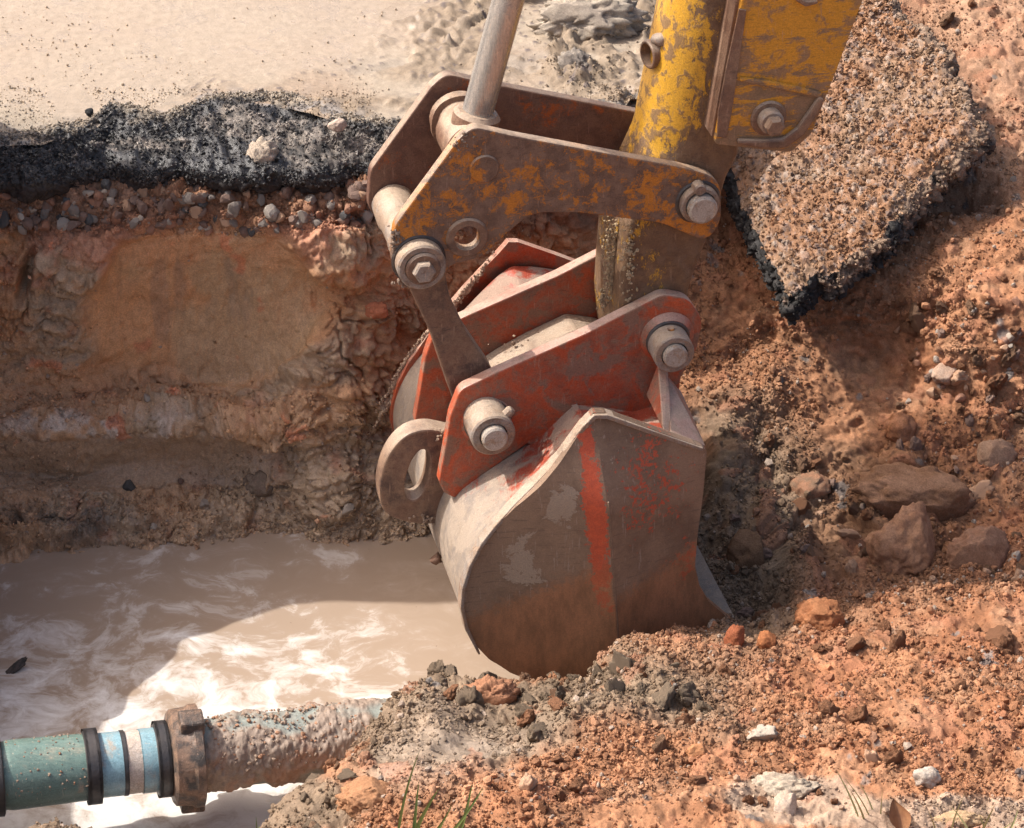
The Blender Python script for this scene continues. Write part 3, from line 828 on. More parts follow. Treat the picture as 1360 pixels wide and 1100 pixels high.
    h = h * (1 - 0.5 * fade)
    V = V + N * h[:, None]
    col = mixc(np.tile(RED, (len(V), 1)), RED2 * 1.1, smooth(-0.5, 0.5, fbm(V, 6, 4, 220)))
    col = mixc(col, np.array([0.35, 0.195, 0.112]), smooth(0.0, 0.6, fbm(V, 14, 4, 221)) * 0.6)
    col = mixc(col, np.array([0.34, 0.25, 0.18]), pale * (0.8 - 0.45 * (py < 400)))
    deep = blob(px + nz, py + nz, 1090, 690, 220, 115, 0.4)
    col = mixc(col, np.array([0.20, 0.11, 0.062]), deep * 0.8)  # shade of the hollow painted into the soil colour
    col = mixc(col, GREYM * (0.88), grey * 0.9)
    col = mixc(col, np.array([0.28, 0.215, 0.16]), smoothm * 0.7)
    col = mixc(col, np.array([0.17, 0.15, 0.135]), smooth(0.85, 1.0, fbm(V, 19, 3, 222) + 0.75 * blob(px, py, 1280, 190, 60, 70, .6) - .05) * 0.8)
    col = col * (0.82 + 0.36 * i2[:, None]) * (0.88 + 0.24 * i1[:, None])
    redc = (i1 > 0.8) & (c1 > 0.2)
    col = mixc(col, np.array([0.29, 0.125, 0.07]), redc * 0.5)
    wetm = np.clip(0.05 + 0.18 * grey + 0.25 * deep * 0 + smoothm * 0.3, 0, 0.8)
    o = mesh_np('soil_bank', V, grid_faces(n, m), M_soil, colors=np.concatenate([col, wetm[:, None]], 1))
    tag(o, 'heaped red soil and grey mud around the trench', kind='structure')
    return o, V, N, px, py, col, smoothm
bank, bank_V, bank_N, bank_px, bank_py, bank_C, bank_sm = build_bank()

# ---- added soil heap outside the picture at left, shaped to shade the water
def build_shade_heap():
    n, m = 160, 120
    Y = np.linspace(3.2, 5.9, n); X = np.linspace(-2.6, -1.02, m)
    XX, YY = np.meshgrid(X, Y)
    ridge = np.interp(YY, [3.2, 3.7, 4.0, 4.14, 4.37, 4.485, 4.55, 4.58, 4.63, 4.86, 4.95, 5.1, 5.9], [-.7, -.45, -.32, -.22, -.09, .06, .23, .50, .85, .85, .2, .02, -.05])
    acr = np.interp(XX, [-2.6, -2.0, -1.5, -1.2, -1.10, -1.05, -1.02], [0.0, 0.35, 0.85, 1.0, 1.0, 0.55, 0.0])
    base = np.interp(XX, [-2.6, -1.3, -1.1, -1.02], [-0.02, -0.02, -0.4, -0.9])
    V = np.stack([XX, YY, base * (1 - acr) + np.maximum(ridge, base) * acr], -1).reshape(-1, 3)
    N = grid_normals(V, n, m); N *= np.sign(N[:, 2:3])
    V = V + N * (fbm(V, 14, 5, 701) * 0.02)[:, None]
    C = np.concatenate([np.tile(RED, (n * m, 1)), np.full((n * m, 1), 0.1)], 1)
    o = mesh_np('shade_heap', V, grid_faces(n, m), M_soil, colors=C)
    tag(o, 'added unseen heap of soil that shades the trench water from the left', kind='structure')
build_shade_heap()

# ---- water
def build_water():
    n, m = 60, 90
    X, Y = np.meshgrid(np.linspace(-2.6, 1.2, m), np.linspace(2.9, 5.1, n))
    V = np.stack([X.ravel(), Y.ravel(), np.full(n * m, WZ)], 1)
    o = mesh_np('muddy_water', V, grid_faces(n, m), M_water)
    tag(o, 'brown foamy water in the bottom of the trench', kind='structure')
build_water()

# ---- far ground out to the horizon, open where the work area is
def build_ground():
    R = 400
    a = [(-R, -R), (R, -R), (R, R), (-R, R)]
    x0, x1, y0, y1 = -1.95, 2.15, 0.45, 8.2
    b = [(x0, y0), (x1, y0), (x1, y1), (x0, y1)]
    V = [(x, y, -0.015) for x, y in a + b]
    fs = [(0, 1, 5, 4), (1, 2, 6, 5), (2, 3, 7, 6), (3, 0, 4, 7)]
    o = poly_mesh('ground', V, fs, simple_mat('dry_ground', (0.42, 0.31, 0.22), (0.36, 0.25, 0.17), 2, 0.95, 0.4))
    tag(o, 'bare trodden ground around the works', kind='structure')
build_ground()

# ------------------------------------------------------------------ the excavator
def empty(name, loc, label, cat, group=None):
    o = bpy.data.objects.new(name, None)
    COL.objects.link(o); o.location = Vector(tuple(loc)); o.empty_display_size = 0.1
    return tag(o, label, cat, group)

ex_base = pl(720, 880, 0.1)
EXC = empty('excavator', ex_base, 'yellow excavator arm with a red toothless bucket dug into the trench bank', 'excavator')
bpy.context.view_layer.update()

# --- side outlines traced on the machine plane
LINK = fillet([(524, 300, 30), (608, 186, 30), (628, 168, 34), (680, 180, 20), (905, 222, 40), (958, 236, 34), (958, 296, 44), (938, 322, 30), (880, 297, 60), (770, 283, 60), (706, 283, 50), (672, 312, 50), (640, 342, 30), (600, 352, 20), (584, 374, 26), (545, 380, 30), (520, 352, 30)], 7)
HOLE = circle_px(620, 315, 17)
LW = 0.205
lp = plate('link_plate', LINK, 0.0, 0.022, M_link, EXC, holes=[HOLE], bevel=0.003)
tag(lp, 'near link plate, rust brown with worn orange paint')
lf = plate('link_plate', LINK, LW, LW + 0.022, M_linkf, EXC, holes=[HOLE], bevel=0.003, ref=0.0)
tag(lf, 'far link plate, dark rusty brown')

def wcyl(name, px, py, w0, w1, prof_r, mat, parent, ref=0.0, wob=0, seg=32, c=0.003):
    """cylinder along the machine's width; (px,py) is traced at depth ref"""
    u, z = uvz(px, py, ref)
    if np.isscalar(prof_r): prof = chamf(w1 - w0, prof_r, c)
    else: prof = prof_r
    return lathe(name, mat_at(u, z, w0), mat_at(u, z, w1), prof, mat, parent, seg=seg, wob=wob)

PXM = 0.0013
wcyl('hole_ring', 620, 315, -0.004, 0.004, [(0, 0.036), (0.004, 0.039), (0.008, 0.039)], M_link, lp) if 0 else None
# pivot pins and their collars
wcyl('pin_plug', 643, 224, -0.004, 0.01, 0.025, M_link, lp, c=0.002)
def ringy(name, px, py, w0, w1, ro, ri, mat, parent, ref=0.0, seg=36, c=0.003):
    """thick washer along the width axis"""
    u, z = uvz(px, py, ref)
    L = w1 - w0
    P0 = mat_at(u, z, w0); ax = WD; e1 = UD; e2 = np.array([0, 0, 1.0])
    pr = [(L, ri), (0.0, ri), (0.0, ro - c), (c, ro), (L, ro)]
    V = []
    for t, r in pr:
        for k in range(seg):
            a = 2 * math.pi * k / seg
            V.append(P0 + ax * t + (e1 * math.cos(a) + e2 * math.sin(a)) * r)
    Fc = []
    for i in range(len(pr) - 1):
        for k in range(seg):
            Fc.append((i * seg + k, i * seg + (k + 1) % seg, (i + 1) * seg + (k + 1) % seg, (i + 1) * seg + k))
    o = mesh_np(name, np.array(V), Fc, mat, parent)
    bmesh_sharp(o.data)
    return o
M_grease = simple_mat('black_grease', (0.035, 0.028, 0.024), (0.07, 0.05, 0.04), 90, 0.35, 0.6, spec=0.5)
ringy('grease_ring', 927, 268, -0.003, 0.002, 0.040, 0.03, M_grease, lp)
ringy('grease_ring', 556, 345, -0.003, 0.002, 0.046, 0.03, M_grease, lp)
ringy('collar', 927, 268, -0.016, 0.002, 0.034, 0.026, M_grey, lp)
wcyl('pin', 928, 270, -0.030, 0.004, 0.0255, M_pin, lp, c=0.004)
wcyl('lock_bolt', 925, 245, -0.024, 0.004, [(0, 0.008), (0.003, 0.011), (0.02, 0.011)], M_grey, lp, seg=10)
ringy('collar', 620, 315, -0.005, 0.004, 0.036, 0.0225, M_brown, lp)
ringy('collar', 556, 345, -0.030, 0.002, 0.041, 0.030, M_grey, lp)
wcyl('washer', 557, 346, -0.034, -0.005, [(0, 0.026), (0.004, 0.030), (0.025, 0.030)], M_brown, lp)
wcyl('bolt', 557, 347, -0.046, -0.030, [(0, 0.016), (0.003, 0.019), (0.016, 0.020)], M_grey, lp, seg=6)

# link bar with its wide boss between the plates, reaching down to the bucket
BAR = fillet([(545, 318, 40), (585, 322, 30), (600, 400, 0), (622, 446, 0), (656, 496, 0), (690, 575, 30), (655, 612, 40), (622, 580, 30), (600, 525, 0), (575, 450, 0), (538, 372, 30)], 6)
lb = plate('link_bar', BAR, 0.045, 0.085, M_brown, EXC, bevel=0.004, ref=0.03)
wcyl('boss_tube', 554, 345, 0.022, LW, [(0, 0.030), (0.004, 0.036), (0.05, 0.036), (0.06, 0.034), (0.12, 0.034), (0.13, 0.037), (LW - 0.024, 0.037), (LW - 0.022, 0.03)], M_grey, lb, wob=0.07)
wcyl('boss_tube', 655, 573, 0.025, LW - 0.005, 0.036, M_brown, lb)
# cylinder rod with its eye
rod = None
u1, z1 = uvz(634, 150, 0.10); u2, z2 = uvz(675, 0, 0.10)
A = mat_at(u1, z1, 0.10); B = mat_at(u2, z2, 0.10); dd = (B - A) / np.linalg.norm(B - A)
ue, ze = uvz(643, 224, 0.0)
E0 = mat_at(ue, ze, 0.10)
rod = lathe('cylinder_rod', A - dd * 0.01, B, [(0, 0.0262), (0.2, 0.0262), (0.9, 0.0262)], metal_mat('bare_rod', (0.46, 0.43, 0.39), (0.30, 0.23, 0.17), (0.36, 0.33, 0.29), 0.75, 10, aniso=(3, 3, 0.4), rough=0.28, mud_amt=0.22, bump=0.15, spec=0.6, metallic=0.6), EXC, seg=40)
tag(rod, 'bare grey steel cylinder rod')
wcyl('rod_eye', 643, 224, 0.030, LW - 0.008, [(0, 0.028), (0.002, 0.040), (0.028, 0.041), (0.034, 0.050), (0.115, 0.050), (0.122, 0.042), (0.140, 0.042), (0.141, 0.052), (0.160, 0.052), (0.162, 0.03)], M_brown, rod, wob=0.03)
# socket between the eye and the rod
lathe('rod_socket', E0, A + dd * 0.004, [(0, 0.040), (0.05, 0.040), (float(np.linalg.norm(A - E0)) + 0.004, 0.0335)], M_brown, rod, seg=32, wob=0.03)
lathe('cylinder_barrel', A + dd * 0.86, A + dd * 2, [(0, 0.030), (0.005, 0.05), (0.06, 0.052), (0.07, 0.046), (0.9, 0.046)], M_yel, rod, seg=32)

# dipper arm: rounded box swept along its length
def arm():
    cl = [(-900, 1075), (-500, 1000), (0, 905), (95, 885), (190, 866), (250, 850), (300, 834), (360, 827), (430, 822), (480, 826), (500, 840)]
    cr = [(-900, 1240), (-500, 1140), (0, 1004), (95, 994), (190, 984), (215, 982), (245, 966), (300, 950), (390, 917), (440, 910), (480, 900), (500, 884)]
    rows = np.concatenate([np.linspace(-900, 0, 12, endpoint=False), np.linspace(0, 500, 90)])
    L = np.interp(rows, *zip(*cl)); Rr = np.interp(rows, *zip(*cr))
    w0, w1 = 0.024, LW - 0.004
    V = []; sec = 40
    for i, r in enumerate(rows):
        ul, z = uvz(L[i], r, w0); ur, z2_ = uvz(Rr[i], r, w0)
        zz = (z + z2_) / 2
        rad = 0.075 if r < 200 else (0.075 + (0.012 - 0.075) * min(1, (r - 200) / 90))
        uc = ul; 
        # section: left side rounded, right side small radius
        pts = []
        def arc(cu_, cw_, ra, a0, a1, n=8):
            for k in range(n):
                a = a0 + (a1 - a0) * k / (n - 1)
                pts.append((cu_ + ra * math.cos(a), cw_ + ra * math.sin(a)))
        rl = min(rad, (w1 - w0) / 2 - 0.001)
        arc(ul + rl, w0 + rl, rl, -math.pi / 2, -math.pi, 12)
        arc(ul + rl, w1 - rl, rl, math.pi, math.pi / 2, 12)
        arc(ur - 0.015, w1 - 0.015, 0.015, math.pi / 2, 0, 8)
        arc(ur - 0.015, w0 + 0.015, 0.015, 0, -math.pi / 2, 8)
        for (a, b) in pts: V.append(mat_at(a, zz, b))
    n = len(rows)
    Fc = []
    for i in range(n - 1):
        for k in range(sec):
            Fc.append((i * sec + k, i * sec + (k + 1) % sec, (i + 1) * sec + (k + 1) % sec, (i + 1) * sec + k))
    V = np.array(V)
    # dents and caked dirt
    o = mesh_np('dipper_arm', V, Fc, M_yel, EXC)
    me = o.data
    import bmesh
    bm = bmesh.new(); bm.from_mesh(me); bm.verts.ensure_lookup_table()
    bm.faces.new([bm.verts[k] for k in range(sec)]); bm.faces.new([bm.verts[(n - 1) * sec + k] for k in range(sec)][::-1])
    bmesh.ops.recalc_face_normals(bm, faces=bm.faces)
    for e in bm.edges:
        if len(e.link_faces) == 2 and e.calc_face_angle() > 0.6: e.smooth = False
    bm.to_mesh(me); bm.free()
    return o
ARM = arm()
tag(ARM, 'yellow dipper arm with paint worn to brown steel')
# lower boss of the arm
# pipe stub on the arm's left side
pu, pz = uvz(858, 72, 0.10)
c0 = mat_at(pu, pz, 0.10) + UD * 0.012
dirp = -UD * 0.97 - WD * 0.25
dirp /= np.linalg.norm(dirp)
def tube_open(name, P0, ax, L, ro, ri, mat, parent, seg=28):
    h = np.array([0, 0, 1.0]); e1 = np.cross(ax, h); e1 /= np.linalg.norm(e1); e2 = np.cross(ax, e1)
    pr = [(0, ro), (L - 0.002, ro), (L, ro - 0.002), (L, ri), (0.0, ri)]
    V = []
    for t, r in pr:
        for k in range(seg):
            a = 2 * math.pi * k / seg
            V.append(P0 + ax * t + (e1 * math.cos(a) + e2 * math.sin(a)) * r)
    Fc = [(i * seg + k, i * seg + (k + 1) % seg, (i + 1) * seg + (k + 1) % seg, (i + 1) * seg + k) for i in range(len(pr) - 1) for k in range(seg)]
    o = mesh_np(name, np.array(V), Fc, mat, parent); bmesh_sharp(o.data); return o
tube_open('pipe_stub', c0 - dirp * 0.05, dirp, 0.062, 0.0245, 0.0195, M_brown, ARM)
def lump(name, c, r, mat, parent, seed=0, sub=3, squash=(1, 1, 1), amp=0.35, sc=2.2, facets=0, colors=None, loc=None, fineamp=0.0, uvec=None):
    V, Fc = ico(sub)
    n = fbm(V + seed * 3.7, sc, 4, seed)
    d = 1 + amp * n
    if fineamp: d = d + fineamp * fbm(V + seed, 9, 4, seed + 5)
    V = V * d[:, None]
    if facets:
        rg = np.random.default_rng(seed + 99)
        for k in range(facets):
            nn = rg.normal(size=3); nn /= np.linalg.norm(nn)
            lim = rg.uniform(0.55, 0.85)
            dd_ = V @ nn
            V = V - np.outer(np.clip(dd_ - lim, 0, None), nn) * 0.92
    rg = np.random.default_rng(seed + 5)
    V = V * np.array(squash)
    if uvec is not None:
        V = V @ np.array(uvec)
    return mesh_np(name, V * r + np.asarray(c), Fc, mat, parent, colors=colors(V) if colors else None, smoothf=not facets or sub > 2, loc=loc)
lump('weld_blob', c0 + UD * 0.008 + np.array([0, 0, 0.030]) - WD * 0.012, 0.011, M_grey, ARM, 3, 2, (1.3, 1, 1))

# guard plate bolted over the arm
GUARD = [(986, -2), (950, 190), (955, 194), (1048, 203), (1064, 196), (1078, 172), (1112, 90), (1146, -4), (1300, -430), (1075, -430)]
GW = -0.030
gd = plate('guard_plate', fillet([(1062, -430), (986, -2), (949, 192, 6), (1050, 203, 14), (1078, 178, 14), (1112, 92), (1150, -10), (1300, -430)], 5), GW, GW + 0.012, M_guard, EXC, bevel=0.002)
tag(gd, 'yellow guard plate with scraped paint')
# side returns of the guard
def ribbon(name, pts_px, w0, w1, th, mat, parent, bevel=0.0015, ref=GW):
    """bar following traced points, from depth w0 to w1, th pixels wide"""
    P = [np.array(q, float) for q in pts_px]
    out = []; inn = []
    for i, q in enumerate(P):
        a = P[max(0, i - 1)]; b = P[min(len(P) - 1, i + 1)]
        d = (b - a) / np.linalg.norm(b - a); nrm = np.array([-d[1], d[0]])
        t = th[i] if hasattr(th, '__len__') else th
        out.append(tuple(q + nrm * t / 2)); inn.append(tuple(q - nrm * t / 2))
    ring = out + inn[::-1]
    V = []
    for wv in (w0, w1):
        for q in ring:
            u, z = uvz(q[0], q[1], ref); V.append(mat_at(u, z, wv))
    n = len(ring); m_ = len(P)
    fs = []
    for i in range(m_ - 1):
        fs.append((i, i + 1, n - 2 - i, n - 1 - i)); fs.append((n + i, n + n - 1 - i, n + n - 2 - i, n + i + 1))
    for k in range(n):
        fs.append((k, n + k, n + (k + 1) % n, (k + 1) % n))
    o = poly_mesh(name, V, fs, mat, parent, bevel=bevel)
    import bmesh
    bm = bmesh.new(); bm.from_mesh(o.data); bmesh.ops.recalc_face_normals(bm, faces=bm.faces); bm.to_mesh(o.data); bm.free()
    return o
ribbon('guard_flange', [(1061, -420), (985, -2), (951, 186)], GW + 0.011, GW + 0.055, 8, M_brown, gd)
ribbon('guard_flange', [(1292, -420), (1142, -2), (1106, 92), (1072, 176)], GW + 0.011, GW + 0.062, 8, M_brown, gd)
ribbon('stiffener', [(982, 104), (1020, 110), (1060, 118), (1090, 126)], GW - 0.006, GW + 0.002, [6, 9, 9, 8], M_guard, gd, 0.003)
ribbon('lip', [(978, 186), (1010, 189), (1040, 188), (1062, 172), (1078, 148), (1090, 128)], GW - 0.010, GW + 0.002, [6, 11, 13, 13, 11, 8], M_brown, gd, 0.004)
ribbon('wear_strip', [(986, 12), (972, 90), (962, 150), (958, 182)], GW - 0.003, GW + 0.001, [10, 16, 18, 12], M_brown, gd, 0.001)
wcyl('washer', 1020, 156, GW - 0.006, GW + 0.002, 0.031, M_brown, gd, ref=GW, c=0.003)
wcyl('bolt_shank', 1020, 156, GW - 0.024, GW, 0.021, M_grey, gd, ref=GW, seg=28)
wcyl('bolt', 1021, 157, GW - 0.040, GW - 0.02, [(0, 0.013), (0.003, 0.0165), (0.02, 0.0165)], M_brown, gd, ref=GW, seg=6)
ribbon('torn_tab', [(1056, -4), (1068, 3), (1084, 0)], GW - 0.010, GW + 0.002, [5, 7, 4], M_brown, gd, 0.002)

# added overhead block outside the picture, placed to shade the hollow at the right
def shade_caster():
    L = np.array(SUN)
    def on_bank(px, py):
        k = int(np.argmin((bank_px - px) ** 2 + (bank_py - py) ** 2)); return bank_V[k]
    t = 2.75 / L[2]
    q = [on_bank(1150, 548) + L * t, on_bank(1375, 575) + L * t, on_bank(1385, 770) + L * t, on_bank(1140, 778) + L * t, on_bank(1108, 700) + L * t]
    c = sum(q) / 5
    top = mat_at(*uvz(1150, -880, 0.1), 0.1) + np.array([0, 0, 0.05])
    V = [p + np.array([0, 0, 0.0]) for p in q] + [p + np.array([0, 0, 0.12]) for p in q]
    fs = [(0, 1, 2, 3, 4), (9, 8, 7, 6, 5)] + [(k, 5 + k, 5 + (k + 1) % 5, (k + 1) % 5) for k in range(5)]
    hull('shade_caster_head', V, fs, M_yel, EXC, 0.01)
    # box joining the added block to the arm's upper pivot
    e0, e1_ = (q[1] + q[0]) / 2, (q[1] + q[2]) / 2
    V = []
    for P_, hw in ((e1_, 0.10), (top, 0.10)):
        for a in (-hw, hw):
            for b in (-0.12, 0.12):
                V.append(P_ + np.array([0, a, b]))
    hull('shade_caster', V, [(0, 1, 3, 2), (6, 7, 5, 4), (0, 4, 5, 1), (1, 5, 7, 3), (3, 7, 6, 2), (2, 6, 4, 0)], M_yel, EXC, 0.01)

# --- bucket
WN, WF = -0.17, 0.43
def bucket():
    prof = [(936, 596), (915, 590), (880, 584), (845, 579), (815, 576), (795, 576), (775, 586), (752, 606), (722, 636), (690, 668), (662, 698), (640, 724), (626, 748), (617, 772), (614, 795), (617, 820), (626, 842), (642, 862),
            (664, 878), (695, 888), (730, 892), (765, 892), (800, 886), (840, 874), (880, 862), (930, 846), (978, 828)]
    pr = cr_interp(np.arange(len(prof)), np.array(prof, float), np.linspace(0, len(prof) - 1, 130))
    C = np.array([uvz(a, b, WN) for a, b in pr])
    d = np.gradient(C, axis=0); nrm = np.stack([d[:, 1], -d[:, 0]], 1); nrm /= np.linalg.norm(nrm, axis=1)[:, None]
    # inside is towards the centroid
    cen = C.mean(0)
    sgn = np.sign(((cen - C) * nrm).sum(1)).mean()
    nrm *= 1 if sgn > 0 else -1
    Ci = C + nrm * 0.012
    ring = np.concatenate([C, Ci[::-1]])
    ws = np.linspace(WN + 0.003, WF - 0.003, 70)
    def fall(q, w_):
        # between the side plates the back sheet lies deeper than their rims
        k = min(1, max(0, (q[0] - 640) / 80.0)) * min(1, max(0.25, (948 - q[0]) / 60.0)) if q[1] < 735 else 0.0
        e = min(w_ - WN, WF - w_)
        return 0.046 * k * float(smooth(-0.02, 0.17, e))
    dips = np.array([[fall(q, w_) for q in pr] for w_ in ws])
    V = []
    for i, w_ in enumerate(ws):
        o_ = nrm * dips[i][:, None]
        rg_ = np.concatenate([C + o_, (Ci + o_)[::-1]])
        V += [mat_at(a, b, w_) for a, b in rg_]
    V = np.array(V)
    n = len(ws); m = len(ring)
    Fc = [(i * m + k, i * m + (k + 1) % m, (i + 1) * m + (k + 1) % m, (i + 1) * m + k) for i in range(n - 1) for k in range(m)]
    o = mesh_np('bucket', V, Fc, M_shell, EXC)
    tag(o, 'muddy red digging bucket')
    bmesh_sharp(o.data, 50)
    return o
BUCK = bucket()

SIDE = [(786, 543), (740, 600), (712, 632), (680, 664), (655, 694), (638, 716), (622, 746), (613, 775), (611, 800), (616, 826), (628, 850), (648, 871), (676, 887), (710, 895), (745, 896), (780, 893), (812, 884), (850, 874), (900, 858), (950, 842), (984, 830),
        (960, 812), (938, 792), (924, 768), (918, 742), (922, 700), (930, 650), (936, 594), (930, 588), (860, 563), (800, 543)]
def side_plate(wo, wi, sign, name='side_plate', label=None):
    """slightly folded plate, folded along the line from the apex down"""
    a = np.array([787.0, 548]); bq = np.array([812.0, 884])
    def outw(q):
        # distance from the fold in pixels decides how far the fold stands out
        t = np.clip((q[1] - a[1]) / (bq[1] - a[1]), 0, 1)
        fx = a[0] + (bq[0] - a[0]) * t
        d = q[0] - fx
        return 0.050 * max(0.0, 1 - abs(d) / 150.0) * float(smooth(540, 660, q[1]))
    # dense fill: rows of a grid clipped by the outline
    P = np.array(SIDE, float)
    rows = np.linspace(543.2, 895.8, 150)
    V = []; cols_ = 90; C = []
    for r in rows:
        xs = []
        for i in range(len(P)):
            p, q = P[i], P[(i + 1) % len(P)]
            if (p[1] - r) * (q[1] - r) <= 0 and p[1] != q[1]:
                xs.append(p[0] + (q[0] - p[0]) * (r - p[1]) / (q[1] - p[1]))
        x0, x1 = min(xs), max(xs)
        t = np.clip((r - a[1]) / (bq[1] - a[1]), 0, 1); fx = a[0] + (bq[0] - a[0]) * t
        fx = min(max(fx, x0 + 0.02 * (x1 - x0)), x1 - 0.02 * (x1 - x0))
        xx = np.concatenate([np.linspace(x0, fx, cols_ // 2), np.linspace(fx, x1, cols_ // 2 + 1)[1:]])
        for x in xx:
            u, z = uvz(x, r, WN)
            V.append(mat_at(u, z, wo + sign * outw((x, r))))
            st = math.exp(-((x - fx + 15) / 17.0) ** 2) * (1 - 0.999 * max(0, min(1, (r - 745) / 90))) if x <= fx + 2 else 0.05
            pr_ = max(st * (0.72 + 0.2 * math.exp(-((r - 660) / 60.0) ** 2)), 0.50 * math.exp(-(((x - 858) / 80) ** 2 + ((r - 625) / 75) ** 2)), 0.42 * math.exp(-(((x - 900) / 40) ** 2 + ((r - 730) / 60) ** 2)))
            wl = 775 - (x - 700) * 0.55 if x < fx else 770 - (x - 810) * 0.55
            wet = 1 / (1 + math.exp(-(r - wl) / 12.0))
            pale = 0.0
            if x < fx:
                pale = max(0.56 * math.exp(-(((x - 690) / 70) ** 2 + ((r - 735) / 60) ** 2)), 0.50 * math.exp(-(((x - 735) / 36) ** 2 + ((r - 655) / 50) ** 2)), 0.55 * math.exp(-(((x - 726) / 8) ** 2 + ((r - 742) / 8) ** 2)))
            else:
                pale = 0.50 * math.exp(-(((x - 805) / 10) ** 2 + ((r - 600) / 32) ** 2))
            C.append((pr_, wet, pale, 1))
    V = np.array(V); n = len(rows); m = cols_
    nF = grid_faces(n, m)
    # thickness: second layer and rim
    V2 = V + WD * (wi - wo)
    # second layer flat
    off = n * m
    rim = list(range(m)) + [i * m + m - 1 for i in range(1, n)] + [(n - 1) * m + k for k in range(m - 2, -1, -1)] + [i * m for i in range(n - 2, 0, -1)]
    R_ = np.array(rim)
    side = np.stack([R_, np.roll(R_, -1), np.roll(R_, -1) + off, R_ + off], 1)
    o = mesh_np(name, np.concatenate([V, V2]), np.concatenate([nF, nF[:, ::-1] + off, side]), M_side, BUCK, colors=np.array(C + C))
    bmesh_sharp(o.data, 8)
    return o
sp_near = side_plate(WN - 0.012, WN + 0.004, -1)
tag(sp_near, 'near side plate, brown mud film with an orange streak down the fold')
sp_far = side_plate(WF + 0.012, WF - 0.004, 1)
sp_far.data.materials.clear(); sp_far.data.materials.append(M_red)
tag(sp_far, 'far side plate, faded red')
# raised weld seam down the fold
pts = [(788 + (812 - 788) * t + (2 if 0.2 < t < 0.8 else 0), 560 + (884 - 560) * t) for t in np.linspace(0, 1, 9)]
ribbon('weld_seam', pts[2:], WN - 0.062, WN - 0.030, 3, M_side, sp_near, 0.002, ref=WN)
ribbon('edge_bead', [(634, 862), (617, 828), (611, 800), (613, 775), (622, 746), (638, 716), (655, 694), (680, 666), (712, 634), (742, 603), (772, 562), (787, 547), (803, 547), (860, 567), (930, 591)], WN - 0.018, WN + 0.006, [3, 5, 5, 5, 5, 5, 5, 5, 5, 6, 6, 6, 6, 6, 5], M_grey, sp_near, 0.002, ref=WN)

EAR = fillet([(590, 655, 6), (583, 640, 6), (592, 590), (598, 553, 12), (611, 518, 22), (655, 497, 20), (780, 442), (880, 391, 26), (914, 396, 26), (934, 425, 30), (926, 462, 26), (905, 500, 20), (896, 560), (870, 600), (760, 600), (700, 590), (640, 632, 6), (604, 662, 6)], 7)
ear_n = plate('mounting_ear', EAR, 0.0, 0.024, M_red, BUCK, bevel=0.003)
tag(ear_n, 'near mounting ear, bright red with dark edge')
ear_f = plate('mounting_ear', EAR, LW, LW + 0.024, M_red, BUCK, bevel=0.003, ref=0.0)
tag(ear_f, 'far mounting ear, dark red with dusty top edge')
for e_, refw in ((ear_n, 0.0),):
    ringy('grease_ring', 885, 448, -0.0145, 0.0, 0.0395, 0.03, M_grease, e_)
    ringy('grease_ring', 646, 557, -0.0125, 0.0, 0.042, 0.03, M_grease, e_)
    ringy('boss_ring', 886, 447, -0.012, 0.002, 0.048, 0.03, M_red, e_, c=0.010)
    ringy('boss_ring', 647, 560, -0.010, 0.002, 0.046, 0.03, M_red, e_, c=0.008)
    ringy('collar', 884, 450, -0.056, 0.0, 0.036, 0.0235, M_grey, e_)
    wcyl('pin', 884, 450, -0.066, 0.0, 0.0215, M_pin, e_, c=0.003)
    ringy('collar', 644, 553, -0.066, 0.0, 0.039, 0.0245, M_grey, e_)
    wcyl('pin', 644, 553, -0.080, 0.0, 0.0225, M_pin, e_, c=0.003)
u_, z_ = uvz(644, 553, 0)
P_ = mat_at(u_, z_, -0.045)
lathe('lock_bolt', P_ + UD * 0.022 + np.array([0, 0, 0.022]), P_ + UD * 0.04 + np.array([0, 0, 0.04]), [(0, 0.009), (0.018, 0.009), (0.022, 0.006)], M_grey, ear_n, seg=10)
u_, z_ = uvz(884, 450, 0)
P_ = mat_at(u_, z_, -0.03)
lathe('grease_nipple', P_ + np.array([0, 0, 0.033]), P_ + np.array([0, 0, 0.045]), [(0, 0.007), (0.006, 0.006)], M_link, ear_n, seg=10)
# stiffening box between the ears
BOX = fillet([(628, 618, 10), (650, 570, 16), (695, 540, 10), (733, 519, 10), (790, 492, 16), (838, 498, 16), (850, 600), (640, 650, 6)], 5)
plate('cross_box', BOX, 0.0245, LW - 0.001, M_grey, BUCK, bevel=0.004, ref=0.0)
# gusset from the rear pin boss down to the bucket's top corner
def hull(name, P, faces, mat, parent, bevel=0.002):
    o = poly_mesh(name, P, faces, mat, parent, bevel=bevel)
    import bmesh
    bm = bmesh.new(); bm.from_mesh(o.data); bmesh.ops.recalc_face_normals(bm, faces=bm.faces); bm.to_mesh(o.data); bm.free()
    return o
gp = [pl(874, 482, -0.012), pl(858, 524, -0.02), pl(881, 573, WN + 0.01), pl(887, 483, -0.012), pl(872, 530, -0.02), pl(893, 577, WN + 0.01)]
hull('gusset', gp, [(0, 1, 2), (5, 4, 3), (0, 3, 4, 1), (1, 4, 5, 2), (2, 5, 3, 0)], M_red, BUCK)
gp = [pl(888, 500, -0.01), pl(905, 520, 0.02), pl(937, 592, WN + 0.004), pl(890, 574, WN + 0.004), pl(888, 520, 0.03), pl(905, 540, 0.05), pl(937, 604, WN + 0.008), pl(890, 586, WN + 0.006)]
hull('corner_plate', gp, [(0, 1, 2, 3), (7, 6, 5, 4), (0, 4, 5, 1), (1, 5, 6, 2), (2, 6, 7, 3), (3, 7, 4, 0)], M_red, BUCK)
shade_caster()
